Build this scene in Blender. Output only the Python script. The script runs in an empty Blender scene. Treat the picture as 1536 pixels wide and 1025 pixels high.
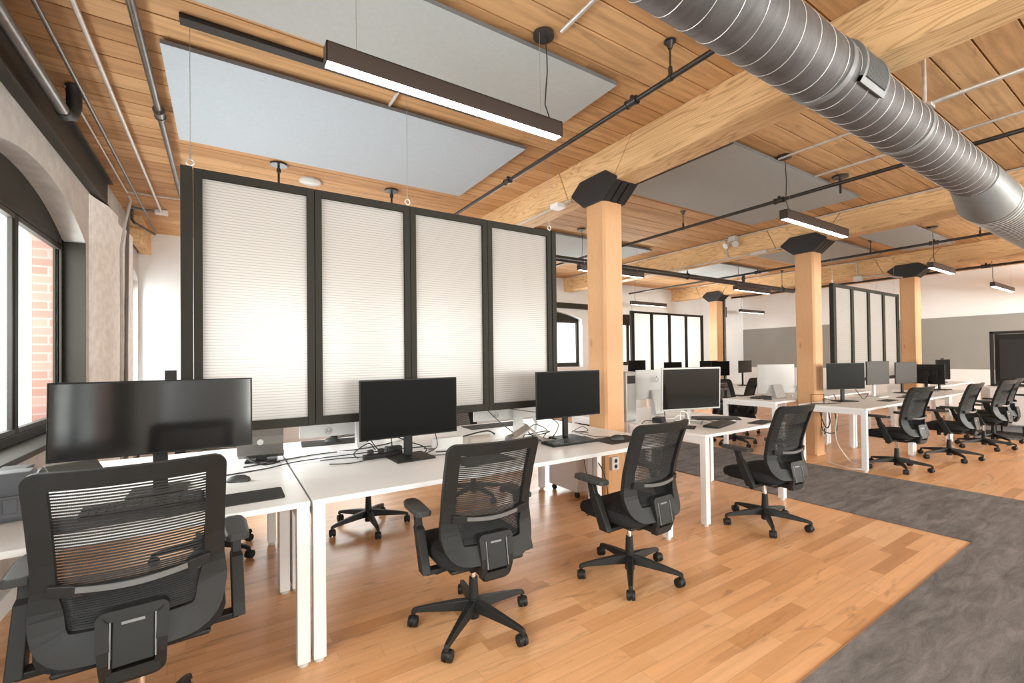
import bpy, bmesh, math, random
from mathutils import Vector, Matrix
PI = math.pi
scene = bpy.context.scene
col = scene.collection
random.seed(7)

# ------------------------------------------------------------------ camera
W, H = 1536.0, 1025.0
YAW, PITCH, ROLL, FPX, CY = 32.607, 0.639, -0.656, 675.97, 529.97
def camera():
    y, p, r = (math.radians(a) for a in (YAW, PITCH, ROLL))
    f = Vector((math.sin(y)*math.cos(p), math.cos(y)*math.cos(p), math.sin(p)))
    rt = Vector((math.cos(y), -math.sin(y), 0)); up = rt.cross(f)
    rt2 = math.cos(r)*rt + math.sin(r)*up; up2 = -math.sin(r)*rt + math.cos(r)*up
    cd = bpy.data.cameras.new('camera'); co = bpy.data.objects.new('camera', cd); col.objects.link(co)
    m = Matrix((rt2, up2, -f)).transposed().to_4x4(); m.translation = Vector((0, 0, 1.41))
    co.matrix_world = m
    cd.sensor_fit = 'HORIZONTAL'; cd.sensor_width = 36; cd.lens = FPX/W*36
    cd.shift_y = (CY-H/2)/W; cd.clip_start = 0.02; cd.clip_end = 200
    scene.camera = co
camera()

# ------------------------------------------------------------------ world, light, exposure
wd = bpy.data.worlds.new('daylight'); scene.world = wd; wd.use_nodes = True
bg = wd.node_tree.nodes['Background']; bg.inputs[0].default_value = (0.93, 0.97, 1.0, 1); bg.inputs[1].default_value = 2.2
scene.view_settings.view_transform = 'Standard'; scene.view_settings.look = 'None'
scene.view_settings.exposure = 0.53; scene.view_settings.gamma = 1.0; scene.view_settings.use_curve_mapping = False

def area(name, loc, direction, sx, sy, watts, color=(1, 1, 1), spread=180):
    l = bpy.data.lights.new(name, 'AREA'); l.shape = 'RECTANGLE'; l.size = sx; l.size_y = sy; l.energy = watts; l.color = color
    l.spread = math.radians(spread)
    o = bpy.data.objects.new(name, l); col.objects.link(o); o.location = loc
    o.rotation_euler = Vector(direction).to_track_quat('-Z', 'Y').to_euler()
    return o
DAY = (1.0, 0.985, 0.965)
# daylight falling in through the left and back window openings (outside the glass)
for yc, wid, wt in ((4.33, 2.3, 115), (0.29, 2.3, 115), (-3.75, 2.3, 60), (8.05, 0.8, 60)):
    area('window_daylight', (-1.75, yc, 1.85), (1, 0, -0.08), wid if wid > 1 else 0.8, 1.7, wt, DAY)
for xc, wt in ((1.6, 40), (6.32, 120), (9.3, 250)):
    area('window_daylight', (xc, 9.2, 1.85), (0, -1, -0.08), 2.2, 1.7, wt, DAY)
for xc, wt in ((1.2, 190), (4.2, 180), (7.2, 175), (10.2, 260), (13.2, 750)):  # added fill lamps outside the unseen front openings, tuned for room brightness
    area('window_daylight', (xc, -4.6, 1.9), (0, 1, 0), 2.4, 2.0, wt, (1.0, 0.965, 0.92))

# ------------------------------------------------------------------ material helpers
def nt(name):
    m = bpy.data.materials.new(name); m.use_nodes = True
    t = m.node_tree; b = t.nodes['Principled BSDF']; return m, t, b
def N(t, kind, **kw):
    n = t.nodes.new(kind)
    for k, v in kw.items():
        if k.startswith('i_'):
            key = k[2:]; key = int(key) if key.isdigit() else key.replace('_', ' ')
            n.inputs[key].default_value = v
        else: setattr(n, k, v)
    return n
def L(t, a, b): t.links.new(a, b)
def ramp(t, fac, stops):
    r = t.nodes.new('ShaderNodeValToRGB'); e = r.color_ramp.elements
    while len(e) < len(stops): e.new(0.5)
    for i, (p, c) in enumerate(stops): e[i].position = p; e[i].color = (*c, 1)
    L(t, fac, r.inputs[0]); return r.outputs[0]
def mth(t, op, a, b=None):
    n = t.nodes.new('ShaderNodeMath'); n.operation = op
    for i, v in enumerate((a, b)):
        if v is None: continue
        if isinstance(v, (int, float)): n.inputs[i].default_value = v
        else: L(t, v, n.inputs[i])
    return n.outputs[0]
def mix(t, fac, a, b, mode='MIX'):
    n = t.nodes.new('ShaderNodeMix'); n.data_type = 'RGBA'; n.blend_type = mode
    if isinstance(fac, (int, float)): n.inputs[0].default_value = fac
    else: L(t, fac, n.inputs[0])
    for i, v in ((6, a), (7, b)):
        if isinstance(v, tuple): n.inputs[i].default_value = (*v, 1)
        else: L(t, v, n.inputs[i])
    return n.outputs[2]
def bump(t, b, h, s, d=0.002):
    n = N(t, 'ShaderNodeBump'); n.inputs['Strength'].default_value = s; n.inputs['Distance'].default_value = d
    L(t, h, n.inputs['Height']); L(t, n.outputs[0], b.inputs['Normal'])
def plain(name, c, rough=0.5, metal=0.0, noise=0.06, nscale=12, spec=0.5, bmp=0.0):
    m, t, b = nt(name)
    tc = N(t, 'ShaderNodeTexCoord'); nz = N(t, 'ShaderNodeTexNoise', i_Scale=nscale, i_Detail=4.0); L(t, tc.outputs['Object'], nz.inputs['Vector'])
    lo = tuple(x*(1-noise) for x in c); hi = tuple(min(1, x*(1+noise)) for x in c)
    L(t, ramp(t, nz.outputs[0], [(0.3, lo), (0.7, hi)]), b.inputs['Base Color'])
    b.inputs['Roughness'].default_value = rough; b.inputs['Metallic'].default_value = metal
    b.inputs['Specular IOR Level'].default_value = spec
    if bmp: bump(t, b, nz.outputs[0], bmp)
    return m
def emit(name, c, s):
    m, t, b = nt(name); b.inputs['Base Color'].default_value = (*c, 1)
    b.inputs['Emission Color'].default_value = (*c, 1); b.inputs['Emission Strength'].default_value = s; return m
def wood(name, base, dark, axis, scale=1.0, rough=0.6, knots=True, amt=0.6):
    m, t, b = nt(name)
    tc = N(t, 'ShaderNodeTexCoord'); mp = N(t, 'ShaderNodeMapping'); L(t, tc.outputs['Object'], mp.inputs[0])
    s = [9.0*scale]*3; s[axis] = 0.55*scale; mp.inputs['Scale'].default_value = s
    n1 = N(t, 'ShaderNodeTexNoise', i_Scale=1.2, i_Detail=5.0, i_Distortion=0.8); L(t, mp.outputs[0], n1.inputs['Vector'])
    mpw = N(t, 'ShaderNodeMapping'); L(t, tc.outputs['Object'], mpw.inputs[0]); sw = [5.0*scale]*3; sw[axis] = 0.5*scale; mpw.inputs['Scale'].default_value = sw
    nw = N(t, 'ShaderNodeTexNoise', i_Scale=0.9, i_Detail=3.0, i_Distortion=0.4); L(t, mpw.outputs[0], nw.inputs['Vector'])
    w = mth(t, 'FRACT', mth(t, 'MULTIPLY', nw.outputs[0], 22.0))
    w2 = mth(t, 'POWER', mth(t, 'ABSOLUTE', mth(t, 'SUBTRACT', mth(t, 'MULTIPLY', w, 2.0), 1.0)), 3.0)
    n2 = N(t, 'ShaderNodeTexNoise', i_Scale=7.0, i_Detail=4.0); L(t, mp.outputs[0], n2.inputs['Vector'])
    c = mix(t, mth(t, 'MULTIPLY', w2, min(0.8, amt*0.62)), base, dark)
    c = mix(t, mth(t, 'MULTIPLY', n2.outputs[0], 0.28*amt), c, dark)
    n3 = N(t, 'ShaderNodeTexNoise', i_Scale=0.9, i_Detail=2.0); L(t, tc.outputs['Object'], n3.inputs['Vector'])
    c = mix(t, 0.16 if base[0] > 0.2 else 0.0, c, ramp(t, n3.outputs[0], [(0.35, (0.42, 0.22, 0.10)), (0.65, (0.95, 0.68, 0.42))]))
    if knots:
        v = N(t, 'ShaderNodeTexVoronoi', i_Scale=1.6); mp2 = N(t, 'ShaderNodeMapping'); L(t, tc.outputs['Object'], mp2.inputs[0])
        sc = [2.4]*3; sc[axis] = 0.9; mp2.inputs['Scale'].default_value = sc; L(t, mp2.outputs[0], v.inputs['Vector'])
        k = ramp(t, v.outputs['Distance'], [(0.03, (1, 1, 1)), (0.085, (0, 0, 0))])
        c = mix(t, mth(t, 'MULTIPLY', k, 0.6), c, (0.22, 0.10, 0.04))
    L(t, c, b.inputs['Base Color']); b.inputs['Roughness'].default_value = rough
    bump(t, b, w2, 0.12, 0.001)
    return m
def planks(name, width, length, tones, rough, coat, grain=0.35, long_axis=0, seam=0.004, seamcol=(0.12, 0.06, 0.03), mottled=0.0):
    """boards running along X, tone by board"""
    m, t, b = nt(name)
    tc = N(t, 'ShaderNodeTexCoord'); sp = N(t, 'ShaderNodeSeparateXYZ'); L(t, tc.outputs['Object'], sp.inputs[0])
    X, Y = (sp.outputs[0], sp.outputs[1]) if long_axis == 0 else (sp.outputs[1], sp.outputs[0])
    ry = mth(t, 'DIVIDE', Y, width); row = mth(t, 'FLOOR', ry)
    wn = N(t, 'ShaderNodeTexWhiteNoise', noise_dimensions='1D'); L(t, row, wn.inputs['W'])
    xo = mth(t, 'ADD', mth(t, 'DIVIDE', X, length), mth(t, 'MULTIPLY', wn.outputs[0], 17.3))
    cx = mth(t, 'FLOOR', xo)
    cb = N(t, 'ShaderNodeCombineXYZ'); L(t, row, cb.inputs[0]); L(t, cx, cb.inputs[1])
    w2 = N(t, 'ShaderNodeTexWhiteNoise', noise_dimensions='2D'); L(t, cb.outputs[0], w2.inputs['Vector'])
    c = ramp(t, w2.outputs[0], tones)
    # grain
    mp = N(t, 'ShaderNodeMapping'); L(t, tc.outputs['Object'], mp.inputs[0])
    s = [26.0]*3; s[long_axis] = 1.6; mp.inputs['Scale'].default_value = s
    of = N(t, 'ShaderNodeCombineXYZ'); L(t, mth(t, 'MULTIPLY', w2.outputs[0], 50.0), of.inputs[2]); L(t, of.outputs[0], mp.inputs['Location'])
    n1 = N(t, 'ShaderNodeTexNoise', i_Scale=1.0, i_Detail=6.0, i_Distortion=0.6); L(t, mp.outputs[0], n1.inputs['Vector'])
    g = ramp(t, n1.outputs[0], [(0.38, (0, 0, 0)), (0.72, (1, 1, 1))])
    c = mix(t, mth(t, 'MULTIPLY', g, grain), c, tuple(x*0.45 for x in tones[0][1]))
    if mottled:
        mp3 = N(t, 'ShaderNodeMapping'); L(t, tc.outputs['Object'], mp3.inputs[0]); s3 = [9.0]*3; s3[long_axis] = 1.7; mp3.inputs['Scale'].default_value = s3
        n4 = N(t, 'ShaderNodeTexNoise', i_Scale=1.3, i_Detail=5.0, i_Distortion=1.2); L(t, mp3.outputs[0], n4.inputs['Vector'])
        k = ramp(t, n4.outputs[0], [(0.60, (0, 0, 0)), (0.70, (1, 1, 1))])
        c = mix(t, mth(t, 'MULTIPLY', k, mottled), c, tuple(x*0.42 for x in tones[0][1]))
    if seam:
        fy = mth(t, 'FRACT', ry); e = mth(t, 'LESS_THAN', fy, seam/width)
        fx = mth(t, 'FRACT', xo); e2 = mth(t, 'LESS_THAN', fx, seam*0.7/length)
        c = mix(t, mth(t, 'MULTIPLY', mth(t, 'MAXIMUM', e, e2), 0.7), c, seamcol)
    L(t, c, b.inputs['Base Color']); b.inputs['Roughness'].default_value = rough
    b.inputs['Coat Weight'].default_value = coat; b.inputs['Coat Roughness'].default_value = 0.22
    return m

M = {}
M['floor'] = planks('maple_floor', 0.083, 0.62, [(0.0, (0.52, 0.25, 0.10)), (0.10, (0.66, 0.335, 0.145)), (0.3, (0.74, 0.395, 0.185)), (0.8, (0.78, 0.425, 0.205)), (1.0, (0.80, 0.46, 0.235))], 0.34, 0.18, 0.22, 0, 0.0016, (0.2, 0.10, 0.05), 0.45)
M['ceil'] = planks('ceiling_boards', 0.195, 4.1, [(0.0, (0.54, 0.29, 0.125)), (0.5, (0.64, 0.36, 0.165)), (1.0, (0.72, 0.43, 0.21))], 0.7, 0.0, 0.5, 0, 0.0, (0.1, 0.05, 0.02), 0.35)
M['beam'] = wood('timber_along_y', (0.88, 0.59, 0.30), (0.36, 0.17, 0.06), 1, 1.0, 0.65, True, 1.15)
M['column'] = wood('timber_upright', (0.57, 0.30, 0.138), (0.42, 0.20, 0.08), 2, 1.0, 0.55, True, 0.45)
M['blackwood'] = wood('black_stained_wood', (0.016, 0.015, 0.016), (0.006, 0.006, 0.006), 1, 1.2, 0.55, False)
M['plaster'] = plain('painted_masonry', (0.52, 0.50, 0.48), 0.75, 0, 0.12, 9, 0.3, 0.5)
M['white_masonry'] = plain('white_rough_masonry', (0.88, 0.89, 0.90), 0.8, 0, 0.10, 14, 0.2, 0.8)
M['white_wall'] = plain('white_painted_wall', (0.76, 0.775, 0.79), 0.7, 0, 0.02, 3, 0.3)
M['white_wall_lit'] = plain('white_paint_lit', (0.90, 0.91, 0.92), 0.7, 0, 0.01, 3, 0.3)  # white wall paint made paler to stand in for light missing there
M['grey_paint'] = plain('warm_grey_paint', (0.33, 0.33, 0.31), 0.7, 0, 0.02, 3, 0.3)
M['bronze'] = plain('dark_bronze_metal', (0.032, 0.029, 0.023), 0.6, 0.0, 0.06, 6, 0.15)
M['steel_dark'] = plain('dark_painted_steel', (0.04, 0.037, 0.031), 0.5, 0.1, 0.08, 6, 0.3)
M['white_metal'] = plain('white_powder_coat', (0.80, 0.79, 0.80), 0.4, 0, 0.02, 5)
M['laminate'] = plain('white_laminate_top', (0.86, 0.86, 0.865), 0.38, 0, 0.015, 3)
M['black_plastic'] = plain('charcoal_plastic', (0.015, 0.015, 0.0145), 0.5, 0, 0.08, 20, 0.28)
M['grey_plastic'] = plain('graphite_plastic', (0.045, 0.046, 0.046), 0.45, 0, 0.06, 20, 0.35)
M['fabric'] = plain('black_woven_fabric', (0.018, 0.018, 0.019), 0.9, 0, 0.3, 300, 0.2, 0.3)
M['mesh'] = plain('black_mesh_yarn', (0.018, 0.018, 0.018), 0.7, 0, 0.1, 50)
M['chrome'] = plain('polished_chrome', (0.75, 0.75, 0.76), 0.15, 1.0, 0.02, 5)
M['satin_trim'] = plain('satin_grey_trim', (0.20, 0.20, 0.20), 0.3, 0.4, 0.03, 5)
M['screen_gloss'] = plain('mirror_dark_screen', (0.012, 0.011, 0.010), 0.09, 0, 0.02, 3, 0.8)
M['screen'] = plain('satin_dark_screen', (0.006, 0.0055, 0.005), 0.45, 0, 0.02, 3, 0.06)
M['screen_grey'] = plain('matte_grey_screen', (0.045, 0.040, 0.036), 0.5, 0, 0.02, 3, 0.2)
M['silver'] = plain('silver_aluminium', (0.42, 0.41, 0.40), 0.45, 0.2, 0.02, 5)
M['white_plastic'] = plain('white_plastic', (0.58, 0.57, 0.56), 0.35, 0, 0.02, 5)
M['pad'] = plain('black_desk_mat', (0.022, 0.021, 0.021), 0.75, 0, 0.1, 80)
M['cable'] = plain('black_cable_rubber', (0.02, 0.02, 0.02), 0.5)
M['white_cable'] = plain('white_cable_rubber', (0.75, 0.74, 0.72), 0.5)
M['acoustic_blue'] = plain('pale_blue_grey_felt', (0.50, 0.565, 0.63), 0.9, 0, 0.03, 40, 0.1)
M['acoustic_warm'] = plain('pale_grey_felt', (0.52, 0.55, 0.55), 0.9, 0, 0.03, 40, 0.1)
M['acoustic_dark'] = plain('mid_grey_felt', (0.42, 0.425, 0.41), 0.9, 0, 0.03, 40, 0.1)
M['felt_edge'] = plain('dark_felt_edge', (0.16, 0.16, 0.165), 0.9)
M['pendant'] = plain('bronze_fixture', (0.060, 0.046, 0.042), 0.4, 0.3, 0.05, 5)
M['galv'] = plain('galvanised_conduit', (0.62, 0.60, 0.57), 0.4, 0.5, 0.10, 30)
M['blackpipe'] = plain('black_steel_pipe', (0.06, 0.056, 0.053), 0.32, 0.6, 0.15, 20)
M['greypipe'] = plain('dull_steel_pipe', (0.17, 0.16, 0.15), 0.32, 0.8, 0.15, 20)
M['wire'] = plain('thin_steel_wire', (0.45, 0.43, 0.40), 0.4, 0.6)
M['card'] = plain('brown_cardboard', (0.50, 0.27, 0.10), 0.8)
M['bluegrey'] = plain('blue_grey_plastic', (0.10, 0.11, 0.13), 0.45)
M['taupe'] = plain('taupe_metal', (0.17, 0.155, 0.14), 0.35, 0.3)
M['brown_card'] = plain('taupe_box_cover', (0.33, 0.29, 0.25), 0.6)
M['lamp'] = emit('lit_diffuser', (1.0, 0.97, 0.94), 9.0)
M['lamp_dim'] = emit('lit_diffuser_far', (1.0, 0.97, 0.93), 9.0)
M['sky_screen'] = plain('white_card_white', (0.8, 0.8, 0.8), 0.6)
def carpet_mat():
    m, t, b = nt('grey_carpet_tile')
    tc = N(t, 'ShaderNodeTexCoord'); mp = N(t, 'ShaderNodeMapping'); L(t, tc.outputs['Object'], mp.inputs[0]); mp.inputs['Scale'].default_value = (1.2, 5.5, 1)
    n1 = N(t, 'ShaderNodeTexNoise', i_Scale=2.4, i_Detail=8.0, i_Roughness=0.72, i_Distortion=0.6); L(t, mp.outputs[0], n1.inputs['Vector'])
    n2 = N(t, 'ShaderNodeTexNoise', i_Scale=260.0, i_Detail=2.0); L(t, tc.outputs['Object'], n2.inputs['Vector'])
    c = ramp(t, n1.outputs[0], [(0.34, (0.05, 0.047, 0.047)), (0.5, (0.15, 0.142, 0.140)), (0.66, (0.28, 0.262, 0.258))])
    c = mix(t, 0.35, c, ramp(t, n2.outputs[0], [(0.35, (0.05, 0.047, 0.046)), (0.65, (0.33, 0.31, 0.30))]))
    sp = N(t, 'ShaderNodeSeparateXYZ'); L(t, tc.outputs['Object'], sp.inputs[0])
    cb = N(t, 'ShaderNodeCombineXYZ'); L(t, mth(t, 'FLOOR', mth(t, 'DIVIDE', sp.outputs[0], 1.0)), cb.inputs[0]); L(t, mth(t, 'FLOOR', mth(t, 'DIVIDE', sp.outputs[1], 0.25)), cb.inputs[1])
    wn = N(t, 'ShaderNodeTexWhiteNoise', noise_dimensions='2D'); L(t, cb.outputs[0], wn.inputs['Vector'])
    c = mix(t, 0.25, c, ramp(t, wn.outputs[0], [(0.0, (0.08, 0.073, 0.072)), (1.0, (0.22, 0.20, 0.195))]))
    L(t, c, b.inputs['Base Color']); b.inputs['Roughness'].default_value = 0.95; b.inputs['Specular IOR Level'].default_value = 0.1
    bump(t, b, n2.outputs[0], 0.6, 0.003); return m
M['carpet'] = carpet_mat()
def brick_mat():
    m, t, b = nt('red_brick')
    tc = N(t, 'ShaderNodeTexCoord'); sp = N(t, 'ShaderNodeSeparateXYZ'); L(t, tc.outputs['Object'], sp.inputs[0])
    cb = N(t, 'ShaderNodeCombineXYZ'); L(t, mth(t, 'ADD', sp.outputs[0], sp.outputs[1]), cb.inputs[0]); L(t, sp.outputs[2], cb.inputs[1])
    br = N(t, 'ShaderNodeTexBrick', i_Scale=1.0); L(t, cb.outputs[0], br.inputs['Vector'])
    br.inputs['Color1'].default_value = (0.30, 0.17, 0.14, 1); br.inputs['Color2'].default_value = (0.22, 0.115, 0.09, 1); br.inputs['Mortar'].default_value = (0.26, 0.20, 0.18, 1)
    br.inputs['Brick Width'].default_value = 0.22; br.inputs['Row Height'].default_value = 0.075; br.inputs['Mortar Size'].default_value = 0.008
    L(t, br.outputs['Color'], b.inputs['Base Color']); b.inputs['Roughness'].default_value = 0.85; return m
M['brick'] = brick_mat()
def glass_mat():
    m = bpy.data.materials.new('clear_pane'); m.use_nodes = True; t = m.node_tree; t.nodes.clear()
    o = N(t, 'ShaderNodeOutputMaterial'); tr = N(t, 'ShaderNodeBsdfTransparent'); gl = N(t, 'ShaderNodeBsdfGlossy', i_Roughness=0.02)
    tr.inputs[0].default_value = (0.96, 0.98, 0.97, 1); fr = N(t, 'ShaderNodeLayerWeight', i_Blend=0.5); mx = N(t, 'ShaderNodeMixShader')
    L(t, mth(t, 'ADD', mth(t, 'MULTIPLY', mth(t, 'POWER', fr.outputs['Facing'], 5.0), 0.5), 0.02), mx.inputs[0]); L(t, tr.outputs[0], mx.inputs[1]); L(t, gl.outputs[0], mx.inputs[2]); L(t, mx.outputs[0], o.inputs[0]); return m
M['glass'] = glass_mat()
def fluted_mat():
    m = bpy.data.materials.new('fluted_polycarbonate'); m.use_nodes = True; t = m.node_tree; t.nodes.clear()
    o = N(t, 'ShaderNodeOutputMaterial'); d = N(t, 'ShaderNodeBsdfDiffuse'); tl = N(t, 'ShaderNodeBsdfTranslucent'); gl = N(t, 'ShaderNodeBsdfGlossy', i_Roughness=0.25)
    tc = N(t, 'ShaderNodeTexCoord'); sp = N(t, 'ShaderNodeSeparateXYZ'); L(t, tc.outputs['Object'], sp.inputs[0])
    f = mth(t, 'FRACT', mth(t, 'DIVIDE', sp.outputs[2], 0.0165)); web = mth(t, 'LESS_THAN', f, 0.22)
    c = mix(t, web, (0.76, 0.735, 0.71), (0.54, 0.515, 0.49))
    for n in (d, tl): L(t, c, n.inputs[0])
    a = N(t, 'ShaderNodeMixShader', i_0=0.70); L(t, d.outputs[0], a.inputs[1]); L(t, tl.outputs[0], a.inputs[2])
    g = N(t, 'ShaderNodeMixShader', i_0=0.06); L(t, a.outputs[0], g.inputs[1]); L(t, gl.outputs[0], g.inputs[2])
    L(t, g.outputs[0], o.inputs[0]); return m
M['fluted'] = fluted_mat()
def duct_mat():
    m, t, b = nt('galvanised_duct')
    tc = N(t, 'ShaderNodeTexCoord'); mp = N(t, 'ShaderNodeMapping'); mp.inputs['Scale'].default_value = (9, 3, 3); L(t, tc.outputs['Object'], mp.inputs[0])
    n = N(t, 'ShaderNodeTexNoise', i_Scale=2.0, i_Detail=6.0, i_Distortion=1.0); L(t, mp.outputs[0], n.inputs['Vector'])
    L(t, ramp(t, n.outputs[0], [(0.3, (0.085, 0.079, 0.080)), (0.7, (0.14, 0.131, 0.131))]), b.inputs['Base Color'])
    b.inputs['Metallic'].default_value = 0.35; b.inputs['Roughness'].default_value = 0.58; return m
M['duct'] = duct_mat()
M['seam'] = plain('bright_duct_seam', (0.72, 0.70, 0.68), 0.35, 0.5)
M['duct_light'] = plain('plain_galvanised_sheet', (0.22, 0.225, 0.225), 0.5, 0.3)

# ------------------------------------------------------------------ mesh builder
class MB:
    def __init__(s): s.b = bmesh.new()
    def box(s, x0, x1, y0, y1, z0, z1, m=None):
        vs = [s.b.verts.new(Vector(p)) for p in ((x0,y0,z0),(x1,y0,z0),(x1,y1,z0),(x0,y1,z0),(x0,y0,z1),(x1,y0,z1),(x1,y1,z1),(x0,y1,z1))]
        for f in ((0,3,2,1),(4,5,6,7),(0,1,5,4),(1,2,6,5),(2,3,7,6),(3,0,4,7)): s.b.faces.new([vs[i] for i in f])
        if m is not None:
            for v in vs: v.co = m @ v.co
        return s
    def cbox(s, c, d, m=None):
        return s.box(c[0]-d[0]/2, c[0]+d[0]/2, c[1]-d[1]/2, c[1]+d[1]/2, c[2]-d[2]/2, c[2]+d[2]/2, m)
    def cyl(s, p0, p1, r0, r1=None, n=16, caps=True):
        r1 = r0 if r1 is None else r1; p0 = Vector(p0); p1 = Vector(p1); d = (p1-p0).normalized()
        a = d.orthogonal().normalized(); c = d.cross(a)
        A = [s.b.verts.new(p0+(a*math.cos(2*PI*i/n)+c*math.sin(2*PI*i/n))*r0) for i in range(n)]
        B = [s.b.verts.new(p1+(a*math.cos(2*PI*i/n)+c*math.sin(2*PI*i/n))*r1) for i in range(n)]
        for i in range(n): s.b.faces.new((A[i], A[(i+1)%n], B[(i+1)%n], B[i]))
        if caps:
            s.b.faces.new(A[::-1]); s.b.faces.new(B)
        return s
    def tube(s, pts, r, n=8, closed=False):
        pts = [Vector(p) for p in pts]; k = len(pts); rings = []
        prev = None
        for i, p in enumerate(pts):
            if closed: d = pts[(i+1)%k]-pts[i-1]
            else: d = pts[min(i+1, k-1)]-pts[max(i-1, 0)]
            d.normalize()
            if prev is None: a = d.orthogonal().normalized()
            else:
                a = prev-d*prev.dot(d)
                a = a.normalized() if a.length > 1e-6 else d.orthogonal().normalized()
            prev = a; c = d.cross(a); rr = r[i] if isinstance(r, (list, tuple)) else r
            rings.append([s.b.verts.new(p+(a*math.cos(2*PI*j/n)+c*math.sin(2*PI*j/n))*rr) for j in range(n)])
        for i in range(k if closed else k-1):
            A, B = rings[i], rings[(i+1)%k]
            for j in range(n): s.b.faces.new((A[j], A[(j+1)%n], B[(j+1)%n], B[j]))
        if not closed:
            s.b.faces.new(rings[0][::-1]); s.b.faces.new(rings[-1])
        return s
    def prism(s, poly, axis, a0, a1):
        """extrude a 2D polygon (other two axes, in cyclic order) along axis"""
        def mk(u, v, a): return Vector(((a, u, v), (v, a, u), (u, v, a))[axis])
        A = [s.b.verts.new(mk(u, v, a0)) for u, v in poly]; B = [s.b.verts.new(mk(u, v, a1)) for u, v in poly]
        s.b.faces.new(A[::-1]); s.b.faces.new(B); n = len(poly)
        for i in range(n): s.b.faces.new((A[i], A[(i+1)%n], B[(i+1)%n], B[i]))
        return s
    def sections(s, rings, closed=False, caps=True):
        R = [[s.b.verts.new(Vector(p)) for p in r] for r in rings]; n = len(R[0]); k = len(R)
        for i in range(k if closed else k-1):
            A, B = R[i], R[(i+1)%k]
            for j in range(n): s.b.faces.new((A[j], A[(j+1)%n], B[(j+1)%n], B[j]))
        if caps and not closed: s.b.faces.new(R[0][::-1]); s.b.faces.new(R[-1])
        return s
    def build(s, name, mat, parent=None, smooth=False, bevel=0.0, seg=2, loc=None):
        bmesh.ops.recalc_face_normals(s.b, faces=s.b.faces[:])
        me = bpy.data.meshes.new(name); s.b.to_mesh(me); s.b.free()
        me.materials.append(mat if not isinstance(mat, str) else M[mat])
        o = bpy.data.objects.new(name, me); col.objects.link(o)
        if parent is not None: o.parent = parent
        if loc is not None: o.location = loc
        if smooth:
            for p in me.polygons: p.use_smooth = True
            try: me.set_sharp_from_angle(angle=math.radians(40))
            except Exception: pass
        if bevel:
            md = o.modifiers.new('bevel', 'BEVEL'); md.width = bevel; md.segments = seg; md.limit_method = 'ANGLE'; md.angle_limit = math.radians(40)
        return o
def tag(o, label=None, cat=None, group=None, kind=None):
    if label: o['label'] = label
    if cat: o['category'] = cat
    if group: o['group'] = group
    if kind: o['kind'] = kind
    return o
def empty(name, loc=(0, 0, 0), rz=0, label=None, cat=None, group=None):
    o = bpy.data.objects.new(name, None); col.objects.link(o); o.location = loc; o.rotation_euler = (0, 0, rz); o.empty_display_size = 0.1
    return tag(o, label, cat, group)
def kids(o): return [c for c in bpy.data.objects if c.parent == o]
KID = {}
def register(root): KID[root.name] = kids(root); [KID.__setitem__(k.name, kids(k)) for k in KID[root.name]]
def dup(root, loc, rz, label, group=None):
    r = root.copy(); col.objects.link(r); r.location = loc; r.rotation_euler = (0, 0, rz); r['label'] = label
    if group: r['group'] = group
    for ch in KID[root.name]:
        c = ch.copy(); col.objects.link(c); c.parent = r
        for g in KID[ch.name]:
            d = g.copy(); col.objects.link(d); d.parent = c
    return r
def struct(o): o['kind'] = 'structure'; return o
def arc(cx, cz, r, a0, a1, n): return [(cx+r*math.cos(math.radians(a0+(a1-a0)*i/n)), cz+r*math.sin(math.radians(a0+(a1-a0)*i/n))) for i in range(n+1)]

# ------------------------------------------------------------------ the room shell
CZ = 3.33; XL, XR, YB, YF = -1.05, 14.6, 8.5, -4.0
struct(MB().box(-1.6, XR+0.2, YF-0.3, YB+0.6, -0.12, 0.0).build('floor', 'floor'))
# ceiling of long boards with V grooves between them
def ceiling():
    m = MB(); pts = []; y = -4.29; g = 0.006
    prof = []
    while y < YB+0.6:
        prof += [(y, CZ+0.02), (y+0.002, CZ+0.02), (y+g, CZ), (y+0.195-g, CZ)]; y += 0.195
    prof += [(y, CZ+0.12), (-4.29, CZ+0.12)]
    A = [m.b.verts.new((-1.6, a, b)) for a, b in prof]; B = [m.b.verts.new((XR+0.2, a, b)) for a, b in prof]; n = len(prof)
    for i in range(n): m.b.faces.new((A[i], A[(i+1)%n], B[(i+1)%n], B[i]))
    return struct(m.build('ceiling', 'ceil'))
ceiling()

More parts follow.
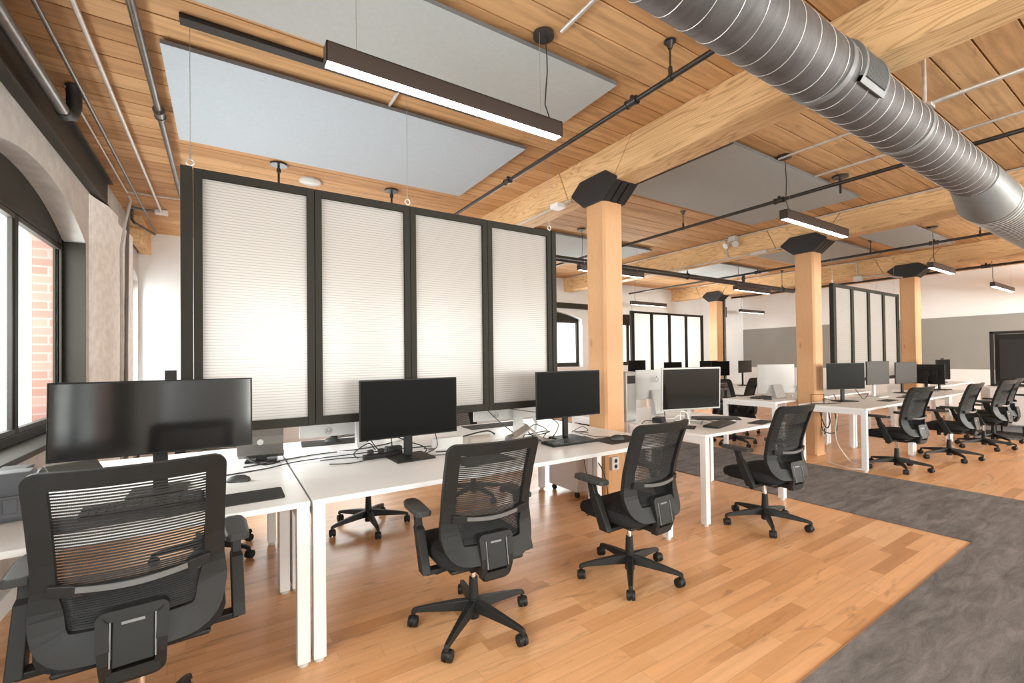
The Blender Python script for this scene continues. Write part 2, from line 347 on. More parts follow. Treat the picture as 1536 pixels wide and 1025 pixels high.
def arch_z(u, c, w, spring, apex):
    """height of a segmental arch at u"""
    h = apex-spring; R = (w*w/4+h*h)/(2*h); d = u-c
    return spring-(R-h)+math.sqrt(max(R*R-d*d, 0))
def wall_open(name, mat, axis, p0, p1, u0, u1, z0, z1, openings, kind=True):
    """wall slab with arched openings; axis 0 -> wall in the YZ plane between x=p0..p1"""
    m = MB()
    def P(p, u, z): return Vector((p, u, z)) if axis == 0 else Vector((u, p, z))
    def slab(ua, ub, za, zb, zc, zd):   # quad prism: bottoms za(ua) zb(ub), tops zd(ua) zc(ub)
        q = [(ua, za), (ub, zb), (ub, zc), (ua, zd)]
        A = [m.b.verts.new(P(p0, *k)) for k in q]; B = [m.b.verts.new(P(p1, *k)) for k in q]
        m.b.faces.new(A); m.b.faces.new(B[::-1])
        for i in range(4): m.b.faces.new((A[i], B[i], B[(i+1)%4], A[(i+1)%4]))
    u = u0
    for (c, w, sill, spring, apex) in sorted(openings):
        a, b = max(c-w/2, u0), min(c+w/2, u1)
        if a > u: slab(u, a, z0, z0, z1, z1)
        slab(a, b, z0, z0, sill, sill)
        n = 24
        for i in range(n):
            ua, ub = a+(b-a)*i/n, a+(b-a)*(i+1)/n
            slab(ua, ub, arch_z(ua, c, w, spring, apex), arch_z(ub, c, w, spring, apex), z1, z1)
        u = b
    if u < u1: slab(u, u1, z0, z0, z1, z1)
    bmesh.ops.remove_doubles(m.b, verts=m.b.verts[:], dist=1e-5)
    o = m.build(name, mat); return struct(o) if kind else o
LW = [(4.33, 2.32, 0.86, 2.50, 2.77), (0.29, 2.32, 0.86, 2.50, 2.77), (-3.75, 2.32, 0.86, 2.50, 2.77)]
BW = [(1.6, 2.3, 1.18, 2.36, 2.56), (5.9+0.42, 2.4, 1.18, 2.36, 2.56), (9.3, 2.4, 1.18, 2.36, 2.56)]
wall_open('wall_left', 'plaster', 0, XL-0.20, XL, YF, YB, 0, CZ, LW+[(8.09, 0.72, 0.86, 2.60, 2.70)])
wall_open('wall_left_brick_outside', 'brick', 0, XL-0.335, XL-0.20, YF, YB+0.3, -0.1, CZ, [(c, w-0.06, s-0.02, sp-0.02, ap-0.03) for c, w, s, sp, ap in LW]+[(8.09, 0.66, 0.84, 2.58, 2.66)])
wall_open('wall_back', 'white_wall', 1, YB, YB+0.22, XL, XR, 0, CZ, BW)
FWN = [(1.2, 2.4, 0.9, 2.75, 2.9), (4.2, 2.4, 0.9, 2.75, 2.9), (7.2, 2.4, 0.9, 2.75, 2.9), (10.2, 2.4, 0.9, 2.75, 2.9), (13.2, 2.2, 0.9, 2.75, 2.9)]  # unseen windows, put in so the added fill lamps shine through
wall_open('wall_front', 'white_wall', 1, YF-0.22, YF, XL-0.4, XR, 0, CZ, FWN)
struct(MB().box(XR, XR+0.15, YF, YB+0.22, 0, CZ).build('wall_right', 'white_wall_lit'))
struct(MB().box(XR-0.006, XR, YF, YB, 1.03, 2.27).build('wall_right_grey_band', 'grey_paint'))
def window(n, axis, p, c, w, sill, spring, apex, mull=1, glass_top=None, mo=0.0):
    """dark metal frame with arched head panel; p = plane of the frame"""
    root = empty('window_%d' % n); struct(root)
    def bx(mb, u0, u1, z0, z1, d0=-0.03, d1=0.03):
        if axis == 0: mb.box(p+d0, p+d1, u0, u1, z0, z1)
        else: mb.box(u0, u1, p+d0, p+d1, z0, z1)
    a, b = c-w/2, c+w/2; gt = glass_top or spring-0.06
    f = MB(); bx(f, a, a+0.06, sill, spring); bx(f, b-0.06, b, sill, spring); bx(f, a, b, sill, sill+0.07); bx(f, a, b, gt, gt+0.06)
    nb = mull
    for i in range(nb):
        mx = a+(b-a)*(i+1)/(nb+1)+mo; bx(f, mx-0.03, mx+0.03, sill, gt, -0.02, 0.02)
    f.build('window_frame', 'bronze', root, bevel=0.006)
    hp = MB(); poly = [(a, gt+0.05), (b, gt+0.05)]+[(b-(b-a)*i/20, arch_z(b-(b-a)*i/20, c, w, spring, apex)) for i in range(21)]
    if axis == 0: hp.prism(poly, 0, p-0.02, p+0.02)
    else: hp.prism([(z, u) for u, z in poly], 1, p-0.02, p+0.02)
    hp.build('head_panel', 'bronze', root)
    for i in range(nb+1):
        u0 = a+(b-a)*i/(nb+1)+0.03+(mo if i else 0); u1 = a+(b-a)*(i+1)/(nb+1)-0.03+(mo if i < nb else 0)
        s = MB()
        bx(s, u0, u0+0.03, sill+0.07, gt, -0.012, 0.012); bx(s, u1-0.03, u1, sill+0.07, gt, -0.012, 0.012); bx(s, u0, u1, sill+0.07, sill+0.105, -0.02, 0.02); bx(s, u0, u1, gt-0.035, gt, -0.02, 0.02)
        s.build('sash', 'steel_dark', root)
        g = MB(); bx(g, u0+0.03, u1-0.03, sill+0.1, gt-0.03, -0.002, 0.002); g.build('pane', 'glass', root)
    return root
k = 1
for (c, w, s, sp, ap) in LW: window(k, 0, XL-0.17, c, w, s, sp, ap, 1, 2.44, 0.12); k += 1
window(k, 0, XL-0.17, 8.09, 0.70, 0.86, 2.6, 2.7, 0, 2.5); k += 1
for (c, w, s, sp, ap) in BW: window(k, 1, YB+0.17, c, w, s, sp, ap, 1, 2.30); k += 1
for (c, w, s, sp, ap) in FWN: window(k, 1, YF-0.17, c, w, s, sp, ap, 1, 2.7); k += 1  # frames for the added front openings
# dark painted jamb linings and sills of the left windows
for i, (c, w, s, sp, ap) in enumerate(LW):
    for e in (-1, 1):
        struct(MB().box(XL-0.15, XL+0.004, c+e*w/2-(0.012 if e > 0 else 0), c+e*w/2+(0.012 if e < 0 else 0), s, sp-0.01).build('trim_%d' % (2*i+(e > 0)+1), 'bronze'))
    struct(MB().box(XL-0.15, XL+0.05, c-w/2-0.02, c+w/2+0.02, s-0.03, s+0.008).build('trim_%d' % (i+10), 'bronze', bevel=0.004))
# brick pier beside the big window, bulging plaster
pier = MB()
ringsA = []
random.seed(11)
for q in range(15):
    z = 2.98*q/14; o_ = random.uniform(-0.012, 0.012); p_ = random.uniform(-0.03, 0.03)
    if q > 12: p_ -= 0.06
    prof = [(XL-0.02, 5.60), (XL+0.008, 5.62), (XL+0.020+o_*0.4, 5.72+p_*0.5), (XL+0.085+o_*0.5, 6.02+p_), (XL+0.10, 6.38+p_), (XL+0.055, 6.48), (XL+0.055, 6.85), (XL+0.09+o_, 6.97), (XL+0.09, 7.33), (XL+0.04, 7.48+p_), (XL-0.02, 7.55)]
    ringsA.append([(x, y, z) for x, y in prof])
pier.sections(ringsA); struct(pier.build('wall_left_pier', 'white_masonry', smooth=True))
for (c, w, sl, sp_, ap) in BW:
    if c > 9: continue
    k_ = MB().box(c-w/2-0.25, c+w/2+0.25, YB-0.02, YB, 2.62, 2.74).box(c-w/2-0.25, c+w/2+0.25, YB-0.09, YB, 2.60, 2.63)
    tag(k_.build('steel_lintel', 'steel_dark', bevel=0.003), {1.6: 'dark steel lintel above the back window hidden behind the large screen', 6.32: 'dark steel lintel above the back window left of the nearest column'}[round(c, 2)], 'lintel')
struct(MB().box(XL, XL+0.015, 5.55, YB, 0, 0.11).box(XL, XL+0.015, YF, 5.55, 0, 0.11).build('baseboard_left', 'white_wall'))
struct(MB().box(XR-0.02, XR, YF, YB, 0, 0.11).build('baseboard_right', 'bronze'))
struct(MB().box(XL, XR, YB-0.015, YB, 0, 0.11).build('baseboard_back', 'white_wall'))
# carpet: wide aisle in front plus cross aisle
cm = MB()
cm.prism([(-1.0, YF+0.02), (10.9, YF+0.02), (10.9, 0.98), (6.36, 1.0), (6.36, 8.4), (4.68, 8.4), (4.68, 1.0), (-1.0, 0.96)], 2, 0.0, 0.008)
tag(cm.build('carpet', 'carpet'), 'streaky grey carpet of the aisles, set into the maple floor', 'carpet')
tag(MB().box(10.7, 11.7, 1.15, 2.35, 0.0, 0.008).build('carpet', 'carpet'), 'small patch of grey carpet before the white cabinet at far right', 'carpet')

# steel lintel channel along the left wall top
b = MB(); b.box(XL, XL+0.03, YF+0.02, 6.25, 3.0, CZ-0.02); b.box(XL, XL+0.075, YF+0.02, 6.25, 2.995, 3.01); b.box(XL, XL+0.075, YF+0.02, 6.25, CZ-0.045, CZ-0.03)
tag(b.build('steel_lintel', 'steel_dark', bevel=0.003), 'dark steel channel running along the top of the arched window wall', 'lintel')

# ------------------------------------------------------------------ timber frame
def beam(x, y0, y1, label, w=0.25, joint=3.35):
    r = empty('timber_beam', (x+w/2, 0, 3.0), 0, label, 'beam', None)
    h = CZ-3.0-0.001
    segs = []
    js = [(2.79, 0.12), (3.59, -0.07), (6.83, 0.12), (7.63, -0.07)] if joint < 50 else []
    cuts = [(y0, 0)]+[j for j in js if y0 < j[0] < y1]+[(y1, 0)]
    for i in range(len(cuts)-1):
        (a, s0), (c, s1) = cuts[i], cuts[i+1]; g = 0.004
        MB().prism([(a+(s0+g if s0 else 0), 0), (c+(s1-g if s1 else 0), 0), (c-(s1+g if s1 else 0), h), (a-(s0-g if s0 else 0), h)], 0, -w/2, w/2).build('timber_length', 'beam', r, bevel=0.006)
    return r
beam(2.95, YF, YB, 'thick timber beam nearest the camera, passing over the duct')
beam(6.95, YF, YB, 'second timber beam, over the middle wooden column')
beam(10.95, YF, YB, 'third timber beam, in front of the white far wall')
beam(-1.02, 7.55, YB, 'short timber beam end beside the painted brick pier', 0.12, 99)
def column(x, y, label, conduit=False):
    r = empty('timber_column', (x+0.125, y+0.125, 0), 0, label, 'column')
    c = 0.022; a = 0.125
    poly = [(-a+c, -a), (a-c, -a), (a, -a+c), (a, a-c), (a-c, a), (-a+c, a), (-a, a-c), (-a, -a+c)]
    MB().prism(poly, 2, 0.0, 2.86).build('shaft', 'column', r)
    cap = MB(); prof = [(-0.13, 2.855), (0.13, 2.855), (0.30, 3.0), (0.30, 3.02), (0.17, 3.115), (-0.17, 3.115), (-0.30, 3.02), (-0.30, 3.0)]
    # three planks sandwiched under the beam: outer cheeks overlap its sides
    lowp = [(-0.13, 2.855), (0.13, 2.855), (0.29, 2.999), (-0.29, 2.999)]
    for xs in ((-0.125, -0.05), (-0.035, 0.035), (0.05, 0.125)): cap.prism(lowp, 0, xs[0], xs[1])
    for xs in ((-0.148, -0.127), (0.127, 0.148)): cap.prism(prof, 0, xs[0], xs[1])
    cap.build('capital', 'blackwood', r, bevel=0.003)
    MB().box(-a-0.006, a+0.006, -a-0.006, a+0.006, 0, 0.02).build('base_trim', 'column', r)
    return r
column(2.95, 3.02, 'timber column nearest the camera, right of the large screen')
column(6.95, 3.02, 'timber column between the two white desk ends in mid room')
column(10.95, 3.02, 'timber column right of the second hanging screen')
column(10.95, 7.06, 'slim looking timber column with a black pipe beside it, far back')
column(6.95, 7.06, 'timber column mostly hidden behind the nearest column')
column(2.95, 7.06, 'timber column behind the large fluted screen')

# ------------------------------------------------------------------ acoustic panels under the ceiling
def panel(x0, x1, y0, y1, mat, label):
    o = MB().box(x0, x1, y0, y1, 3.283, 3.31).build('acoustic_panel', mat)
    o.data.materials.append(M['felt_edge'])
    for p in o.data.polygons:
        if abs(p.normal.z) < 0.5: p.material_index = 1
    return tag(o, label, 'acoustic panel', 'acoustic panels under the ceiling')
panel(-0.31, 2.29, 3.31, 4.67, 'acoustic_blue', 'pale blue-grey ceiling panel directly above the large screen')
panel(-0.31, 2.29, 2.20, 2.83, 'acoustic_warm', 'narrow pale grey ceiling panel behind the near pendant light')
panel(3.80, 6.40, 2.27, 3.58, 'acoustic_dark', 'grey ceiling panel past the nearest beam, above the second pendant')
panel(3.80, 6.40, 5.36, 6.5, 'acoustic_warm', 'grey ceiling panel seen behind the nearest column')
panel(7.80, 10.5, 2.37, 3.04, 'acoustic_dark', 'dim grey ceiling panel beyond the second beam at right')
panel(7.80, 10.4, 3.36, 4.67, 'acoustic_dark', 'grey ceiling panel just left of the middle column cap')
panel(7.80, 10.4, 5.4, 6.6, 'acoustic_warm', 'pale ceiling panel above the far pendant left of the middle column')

# ------------------------------------------------------------------ pendants
def pendant(x0, x1, y, z, label, rx, mat='lamp', h=0.088, w=0.07, wires=None):
    r = empty('pendant_light', ((x0+x1)/2, y, z), 0, label, 'pendant light', 'linear pendant lights'); L2 = (x1-x0)/2
    f = MB(); f.box(-L2, L2, -w/2, -w/2+0.004, 0, h); f.box(-L2, L2, w/2-0.004, w/2, 0, h); f.box(-L2, L2, -w/2, w/2, h-0.004, h); f.box(-L2, -L2+0.004, -w/2, w/2, 0, h); f.box(L2-0.004, L2, -w/2, w/2, 0, h)
    f.build('housing', 'pendant', r)
    MB().box(-L2+0.005, L2-0.005, -w/2+0.005, w/2-0.005, 0.002, 0.02).build('diffuser', mat, r)
    top = CZ-0.004-z
    for i, px in enumerate(rx):
        lx = px-(x0+x1)/2
        MB().cyl((lx, 0.02, top-0.02), (lx, 0.02, top), 0.062, 0.062, 28).build('canopy', 'blackpipe', r, smooth=True)
        pts = [(lx+0.012, 0.02, top-0.02)]+[(lx+0.014+0.012*math.sin(t*6), 0.02+0.006*math.cos(t*5), top-0.02-(top-0.02-h)*t) for t in (0.2, 0.4, 0.6, 0.8)]+[(lx+0.03, 0.0, h)]
        MB().tube(pts, 0.004, 6).build('power_cord', 'cable', r)
    for lx in (wires or (-L2+0.12, L2-0.12)):
        MB().cyl((lx, 0, h), (lx, 0, top), 0.0012, n=5).build('suspension_wire', 'wire', r)
    return r
pendant(0.38, 1.69, 2.095, 2.715, 'near long bronze pendant light hanging before the pale panels', (1.60,), wires=(-0.52, 0.52))
pendant(4.47, 5.79, 2.19, 2.70, 'bronze pendant light below the duct, over the middle column', (4.55,))
pendant(8.84, 9.90, 2.27, 2.68, 'pendant light right of the third column top', (9.05,))
pendant(12.6, 14.2, 2.33, 2.70, 'farthest small pendant light before the white wall at right', (12.7,), 'lamp_dim')
pendant(8.46, 9.72, 5.08, 2.70, 'pendant light just below the thick black pipe, mid distance', (8.6,))
pendant(4.42, 5.80, 5.06, 2.70, 'pendant light partly hidden behind the nearest column', (4.5,))
pendant(12.9, 14.2, 7.6, 2.70, 'pendant light behind the farthest column, against the white wall', (13.0,), 'lamp_dim')
pendant(8.45, 9.75, 7.75, 2.70, 'dim pendant light above the far left hanging screen', (8.6,), 'lamp_dim')
for x in (4.6, 9.0): pass

# ------------------------------------------------------------------ pipes
def pipe(name, mat, p0, p1, r, label, cat, joints=(), hangers=(), group=None, n=14, flange_mat='blackpipe'):
    p0, p1 = Vector(p0), Vector(p1); d = p1-p0
    root = empty(name, p0, 0, label, cat, group)
    MB().cyl((0, 0, 0), d, r, n=n).build('tube', mat, root, smooth=True)
    u = d.normalized()
    for t in joints:
        c = d*t; MB().cyl(c-u*r*2.2, c+u*r*2.2, r*1.5, n=n).cyl(c-u*r*2.6, c-u*r*1.9, r*1.75, n=n).cyl(c+u*r*1.9, c+u*r*2.6, r*1.75, n=n).cyl(c, c+Vector((0, 0, r*2.6)), r*0.8, n=8).build('coupling', mat, root, smooth=True)
    for t in hangers:
        c = d*t; top = CZ-0.003-(p0.z+c.z)
        h = MB(); h.cyl((c.x, c.y, r), (c.x, c.y, top), 0.006, n=8); h.cyl((c.x, c.y, top-0.008), (c.x, c.y, top), 0.036, n=16); h.cyl((c.x, c.y, top-0.05), (c.x, c.y, top-0.008), 0.012, 0.026, 12)
        h.cyl(c-u*0.012, c+u*0.012, r*1.25, n=14); h.cyl((c.x, c.y, r), (c.x, c.y, r+0.05), 0.013, n=10)
        h.build('hanger', flange_mat, root, smooth=True)
    return root
SP = 'black sprinkler pipes'
pipe('sprinkler_pipe', 'blackpipe', (2.29, -3.9, 3.1), (2.29, 8.45, 3.1), 0.017, 'black sprinkler pipe running beside the nearest beam', 'pipe', [(1.95+3.9)/12.35*1.02, (3.62+3.9)/12.35], [(1.76+3.9)/12.35, (5.9+3.9)/12.35], SP)
pipe('sprinkler_pipe', 'blackpipe', (5.12, -3.9, 3.1), (5.12, 8.45, 3.1), 0.019, 'black sprinkler pipe crossing in front of the second pendant', 'pipe', [(2.55+3.9)/12.35], [(3.77+3.9)/12.35, (0.2+3.9)/12.35], SP)
pipe('sprinkler_pipe', 'blackpipe', (9.15, -3.9, 3.1), (9.15, 8.45, 3.1), 0.02, 'black sprinkler pipe between the second and third beams', 'pipe', [(2.3+3.9)/12.35, (5.0+3.9)/12.35], [(1.8+3.9)/12.35, (3.1+3.9)/12.35], SP)
pipe('sprinkler_pipe', 'blackpipe', (11.5, -3.9, 2.96), (11.5, 7.0, 2.96), 0.022, 'lower of the two black pipes just past the third beam', 'pipe', [(2.2+3.9)/10.9, (5.4+3.9)/10.9], (), SP)
pipe('sprinkler_pipe', 'blackpipe', (11.42, -3.9, 3.06), (11.42, 7.0, 3.06), 0.022, 'upper of the two black pipes just past the third beam', 'pipe', [(1.6+3.9)/10.9], (), SP)
pipe('sprinkler_main', 'blackpipe', (3.3, 5.3, 2.9), (11.2, 5.3, 2.9), 0.048, 'thick black main pipe crossing the room below the beams', 'pipe', (), [0.025, 0.506, 0.937], None, 18)
tag(MB().cyl((9.15, 5.3, 2.94), (9.15, 5.3, 3.09), 0.03, n=14).cyl((9.15, 5.3, 3.0), (9.15, 5.3, 3.03), 0.042, n=14).build('pipe_riser', 'blackpipe', smooth=True), 'short black riser joining the thick main pipe to the thinner one above', 'pipe')
r = pipe('riser_pipe', 'blackpipe', (11.32, 7.12, 0.0), (11.32, 7.12, 2.96), 0.05, 'black vertical riser pipe beside the farthest column', 'pipe', [0.87])
# big steam pipe at the left window with its black hose elbow
r = pipe('heating_pipe', 'greypipe', (-0.90, -3.9, 3.1), (-0.90, 4.12, 3.1), 0.036, 'fat dull steel pipe at the top left, ending in a black elbow', 'pipe', (), (), None, 20)
MB().tube([(0, 8.02, 0), (0, 8.07, -0.005), (0.02, 8.12, 0.02), (0.035, 8.13, 0.08), (0.035, 8.13, 0.17), (0.03, 8.12, 0.226)], [0.04, 0.044, 0.044, 0.042, 0.042, 0.042], 18).build('elbow', 'cable', r, smooth=True)
CG = 'ceiling conduits'
pipe('conduit', 'greypipe', (-0.40, -3.9, 3.28), (-0.40, 6.3, 3.28), 0.022, 'thick steel conduit left of the pale blue-grey ceiling panel', 'conduit', [(4.25+3.9)/10.2], (), CG)
pipe('conduit', 'galv', (-0.655, -3.9, 3.295), (-0.655, 7.1, 3.295), 0.014, 'bright galvanised conduit ending in a small box above the window wall', 'conduit', [], (), CG)
pipe('conduit', 'greypipe', (-0.79, -3.9, 3.22), (-0.79, 7.85, 3.22), 0.012, 'thin dark conduit between the bright one and the window wall', 'conduit', [], (), CG)
pipe('conduit', 'galv', (-0.90, 4.2, 3.30), (-0.90, 6.5, 3.30), 0.009, 'thin bright conduit nearest the dark steel channel', 'conduit', [], (), CG)
tag(MB().box(-0.72, -0.59, 7.1, 7.18, 3.27, 3.325).build('junction_box', 'white_metal', bevel=0.004), 'white junction box at the end of the bright conduit, left', 'junction box')
tag(MB().tube([(-0.9, 6.55, 3.29), (-0.88, 6.6, 3.25), (-0.93, 6.62, 3.0), (-0.965, 6.6, 2.7), (-0.965, 6.62, 1.8), (-0.965, 6.58, 0.9), (-0.965, 6.6, 0.1)], 0.014, 8).build('wall_conduit', 'plaster', smooth=True), 'painted conduit running down the face of the brick pier', 'conduit')
tag(MB().tube([(-0.72, 7.14, 3.3), (-0.95, 7.1, 3.3), (-0.96, 7.0, 3.22), (-0.96, 6.95, 2.8), (-0.965, 6.9, 1.6), (-0.965, 6.9, 0.1)], 0.018, 8).build('wall_conduit', 'taupe', smooth=True), 'darker conduit strip at the right edge of the brick pier', 'conduit')
tag(MB().tube([(-0.95, 7.2, 3.31), (-0.95, 7.2, 3.18), (-0.93, 7.22, 3.15), (-0.79, 7.8, 3.16)], 0.016, 8).build('pipe_bend', 'blackpipe', smooth=True), 'small black pipe bend above the brick pier', 'pipe')
tag(MB().cyl((-0.9, 6.5, 3.31), (-0.4, 6.5, 3.31), 0.011, n=10).build('conduit', 'galv', smooth=True), 'short galvanised conduit crossing behind the screen top left corner', 'conduit')
pipe('conduit', 'galv', (1.66, -3.9, 3.305), (1.66, 2.02, 3.305), 0.013, 'silver conduit leading to the near pendant canopy', 'conduit', [], (), CG)
pipe('conduit', 'galv', (1.05, 2.85, 3.31), (1.05, 3.3, 3.31), 0.011, 'short silver conduit between the two pale ceiling panels', 'conduit', [], (), CG)
pipe('conduit', 'galv', (4.52, -3.9, 3.305), (4.52, 2.25, 3.305), 0.012, 'silver conduit leading to the second pendant canopy', 'conduit', [], (), CG)
pipe('conduit', 'galv', (5.30, -3.9, 3.305), (5.30, 2.27, 3.305), 0.012, 'silver conduit running behind the duct towards the grey panel', 'conduit', [], (), CG)
pipe('conduit', 'galv', (3.74, -3.9, 2.98), (3.74, 0.98, 2.98), 0.014, 'silver conduit at the top right, hung from a steel rod', 'conduit', [], (), CG)
tag(MB().cyl((3.74, 0.97, 2.94), (3.74, 0.97, CZ), 0.011, n=10).box(3.70, 3.78, 0.93, 1.01, 2.955, 2.975).build('threaded_rod', 'galv', smooth=True), 'vertical steel rod between the duct and the boarded ceiling', 'rod')
pipe('conduit', 'galv', (6.93, -3.9, 3.31), (6.93, 8.3, 3.31), 0.010, 'thin conduit along the top edge of the second beam', 'conduit', [], (), CG)
pipe('conduit', 'galv', (6.93, 3.45, 2.99), (6.93, 7.2, 2.99), 0.010, 'thin conduit along the bottom edge of the second beam', 'conduit', [], (), CG)
tag(MB().tube([(6.93, 4.35, 3.3), (6.935, 4.3, 3.28), (6.935, 4.28, 3.03), (6.93, 4.24, 2.99)], 0.016, 8).build('conduit', 'galv', smooth=True), 'short bent conduit stub on the face of the second beam', 'conduit')
tag(MB().box(6.86, 6.94, 3.62, 3.86, 2.95, 3.0).build('junction_box', 'galv', bevel=0.004), 'grey junction box at the beam beside the middle column cap', 'junction box')
pipe('conduit', 'galv', (2.93, 3.45, 2.985), (2.93, 7.2, 2.985), 0.010, 'thin conduit under the nearest beam, right of the large screen', 'conduit', [], (), CG)
tag(MB().box(2.84, 2.95, 3.56, 3.68, 2.94, 2.985).build('junction_box', 'white_metal', bevel=0.004), 'pale junction box under the nearest beam beside the column cap', 'junction box')
pipe('conduit', 'galv', (10.93, 3.4, 3.31), (10.93, 8.3, 3.31), 0.010, 'thin conduit along the top edge of the third beam', 'conduit', [], (), CG)
tag(MB().tube([(10.93, 4.1, 3.3), (10.93, 3.95, 3.28), (10.93, 3.93, 3.03), (10.92, 3.9, 2.97), (10.92, 3.5, 2.95), (10.92, 3.2, 2.86)], 0.016, 8).box(10.86, 10.95, 3.85, 3.98, 2.9, 3.0).build('conduit', 'galv', smooth=True), 'bent conduit with a box on the third beam, left of its column', 'conduit')
# ceiling strut above the large screen
tag(MB().box(-0.20, 1.75, 3.03, 3.10, CZ-0.03, CZ-0.002).build('ceiling_strut', 'cable'), 'flat black strut on the ceiling that carries the large screen', 'strut')
# wireless access point, small canopy
r = empty('access_point', (0.78, 5.17, CZ-0.035), 0, 'round white wireless access point on the ceiling above the large screen', 'access point')
MB().cyl((0, 0, 0), (0, 0, 0.012), 0.085, 0.11, 32).cyl((0, 0, 0.012), (0, 0, 0.034), 0.11, 0.105, 32).build('cover', 'white_plastic', r, smooth=True)
def rose(x, y, label):
    r = empty('ceiling_canopy', (x, y, CZ), 0, label, 'ceiling canopy')
    MB().cyl((0, 0, -0.02), (0, 0, -0.002), 0.075, n=28).build('plate', 'blackpipe', r, smooth=True)
    MB().cyl((0, 0, -0.19), (0, 0, -0.02), 0.011, n=10).cyl((0, 0, -0.09), (0, 0, -0.05), 0.02, n=12).build('stem', 'blackpipe', r, smooth=True)
rose(0.457, 4.89, 'round black ceiling canopy above the first panel of the large screen')
rose(1.606, 5.0, 'round black ceiling canopy above the third panel of the large screen')
rose(5.59, 2.15, 'round black ceiling canopy without a cord, right of the second pendant cord')
# emergency light
r = empty('emergency_light', (6.88, 4.14, 3.29), 0, 'white twin-head emergency light on the second beam', 'emergency light')
MB().box(-0.05, 0.05, -0.06, 0.06, -0.05, 0.03).build('body', 'white_plastic', r, bevel=0.01)
for s in (-1, 1): MB().cyl((-0.03, s*0.06, -0.08), (-0.09, s*0.085, -0.12), 0.03, 0.05, 18).build('lamp_head', 'white_plastic', r, smooth=True)

# ------------------------------------------------------------------ duct
def duct():
    r = empty('spiral_duct', (0, 1.045, 2.83), 0, 'large round galvanised spiral duct hanging across the top right', 'duct')
    R = 0.148
    MB().cyl((-0.95, 0, 0), (5.16, 0, 0), R, n=56).build('duct_body', 'duct', r, smooth=True)
    m = MB()
    pts = []; pitch = 0.137; n = int((5.1+0.9)/pitch*32)
    for i in range(n): a = i/32*2*PI; pts.append((-0.9+i/32*pitch, (R+0.0005)*math.cos(a), (R+0.0005)*math.sin(a)))
    m.tube(pts, 0.0019, 6); m.build('spiral_seam', 'seam', r, smooth=True)
    # plain taper collar and the wider length behind it
    R2 = 0.196; o2 = Vector((0, -0.005, -0.10))
    def ring(x, rad, o, n=56): return [(x, o.y+rad*math.cos(2*PI*i/n), o.z+rad*math.sin(2*PI*i/n)) for i in range(n)]
    MB().sections([ring(5.12, R+0.004, Vector((0, 0, 0))), ring(5.2, R+0.012, o2*0.15), ring(5.5, R2, o2), ring(5.56, R2, o2)]).build('taper_collar', 'duct_light', r, smooth=True)
    MB().sections([ring(5.5, R2-0.004, o2), ring(XR-0.02, R2-0.004, o2)]).build('wide_duct_body', 'duct', r, smooth=True)
    pts = []; n = int((XR-5.6)/0.07*28)
    for i in range(n): a = i/28*2*PI; pts.append((5.58+i/28*0.07, o2.y+(R2-0.003)*math.cos(a), o2.z+(R2-0.003)*math.sin(a)))
    MB().tube(pts, 0.0045, 5).build('wide_spiral_seam', 'seam', r, smooth=True)
    # coupling bands
    for x in (2.52, 3.62): MB().cyl((x-0.02, 0, 0), (x+0.02, 0, 0), R+0.006, n=56).build('coupling_band', 'duct_light', r, smooth=True)
    # supply grille saddle on the camera side
    m = MB(); n = 20; x0, x1 = 2.60, 2.88; ra = R+0.004; rb = R+0.020
    def P(x, a, q): return (x, -q*math.cos(a), q*math.sin(a))
    a0, a1 = math.radians(-36), math.radians(74)
    for xa, xb in ((x0, x0+0.022), (x1-0.022, x1)):
        rings = []
        for i in range(n+1):
            a = a0+(a1-a0)*i/n; rings.append([P(xa, a, ra-0.006), P(xb, a, ra-0.006), P(xb, a, rb), P(xa, a, rb)])
        m.sections(rings)
    for a in (a0, a1):
        d = 0.16; rings = [[P(x0, a+q*d, ra-0.006), P(x1, a+q*d, ra-0.006), P(x1, a+q*d, rb), P(x0, a+q*d, rb)] for q in (0, 0.5, 1)] if a < 0 else [[P(x0, a-q*0.12, ra-0.006), P(x1, a-q*0.12, ra-0.006), P(x1, a-q*0.12, rb), P(x0, a-q*0.12, rb)] for q in (0, 0.5, 1)]
        m.sections(rings)
    m.build('grille_frame', 'duct_light', r)
    m = MB(); rings = []
    for q in range(15): a = a0+0.1+(a1-a0-0.2)*q/14; rings.append([P(x0+0.02, a, ra-0.005), P(x1-0.02, a, ra-0.005), P(x1-0.02, a, ra), P(x0+0.02, a, ra)])
    m.sections(rings); m.build('grille_throat', 'cable', r)
    m = MB()
    for i in range(17):
        x = x0+0.03+(x1-x0-0.06)*i/16; rings = []
        for q in range(11):
            a = a0+0.22+(a1-a0-0.42)*q/10; rings.append([P(x, a, ra+0.0005), P(x+0.003, a, ra+0.0005), P(x+0.005, a, rb-0.003), P(x+0.002, a, rb-0.003)])
        m.sections(rings)
    m.build('grille_fins', 'duct_light', r)
    return r
duct()

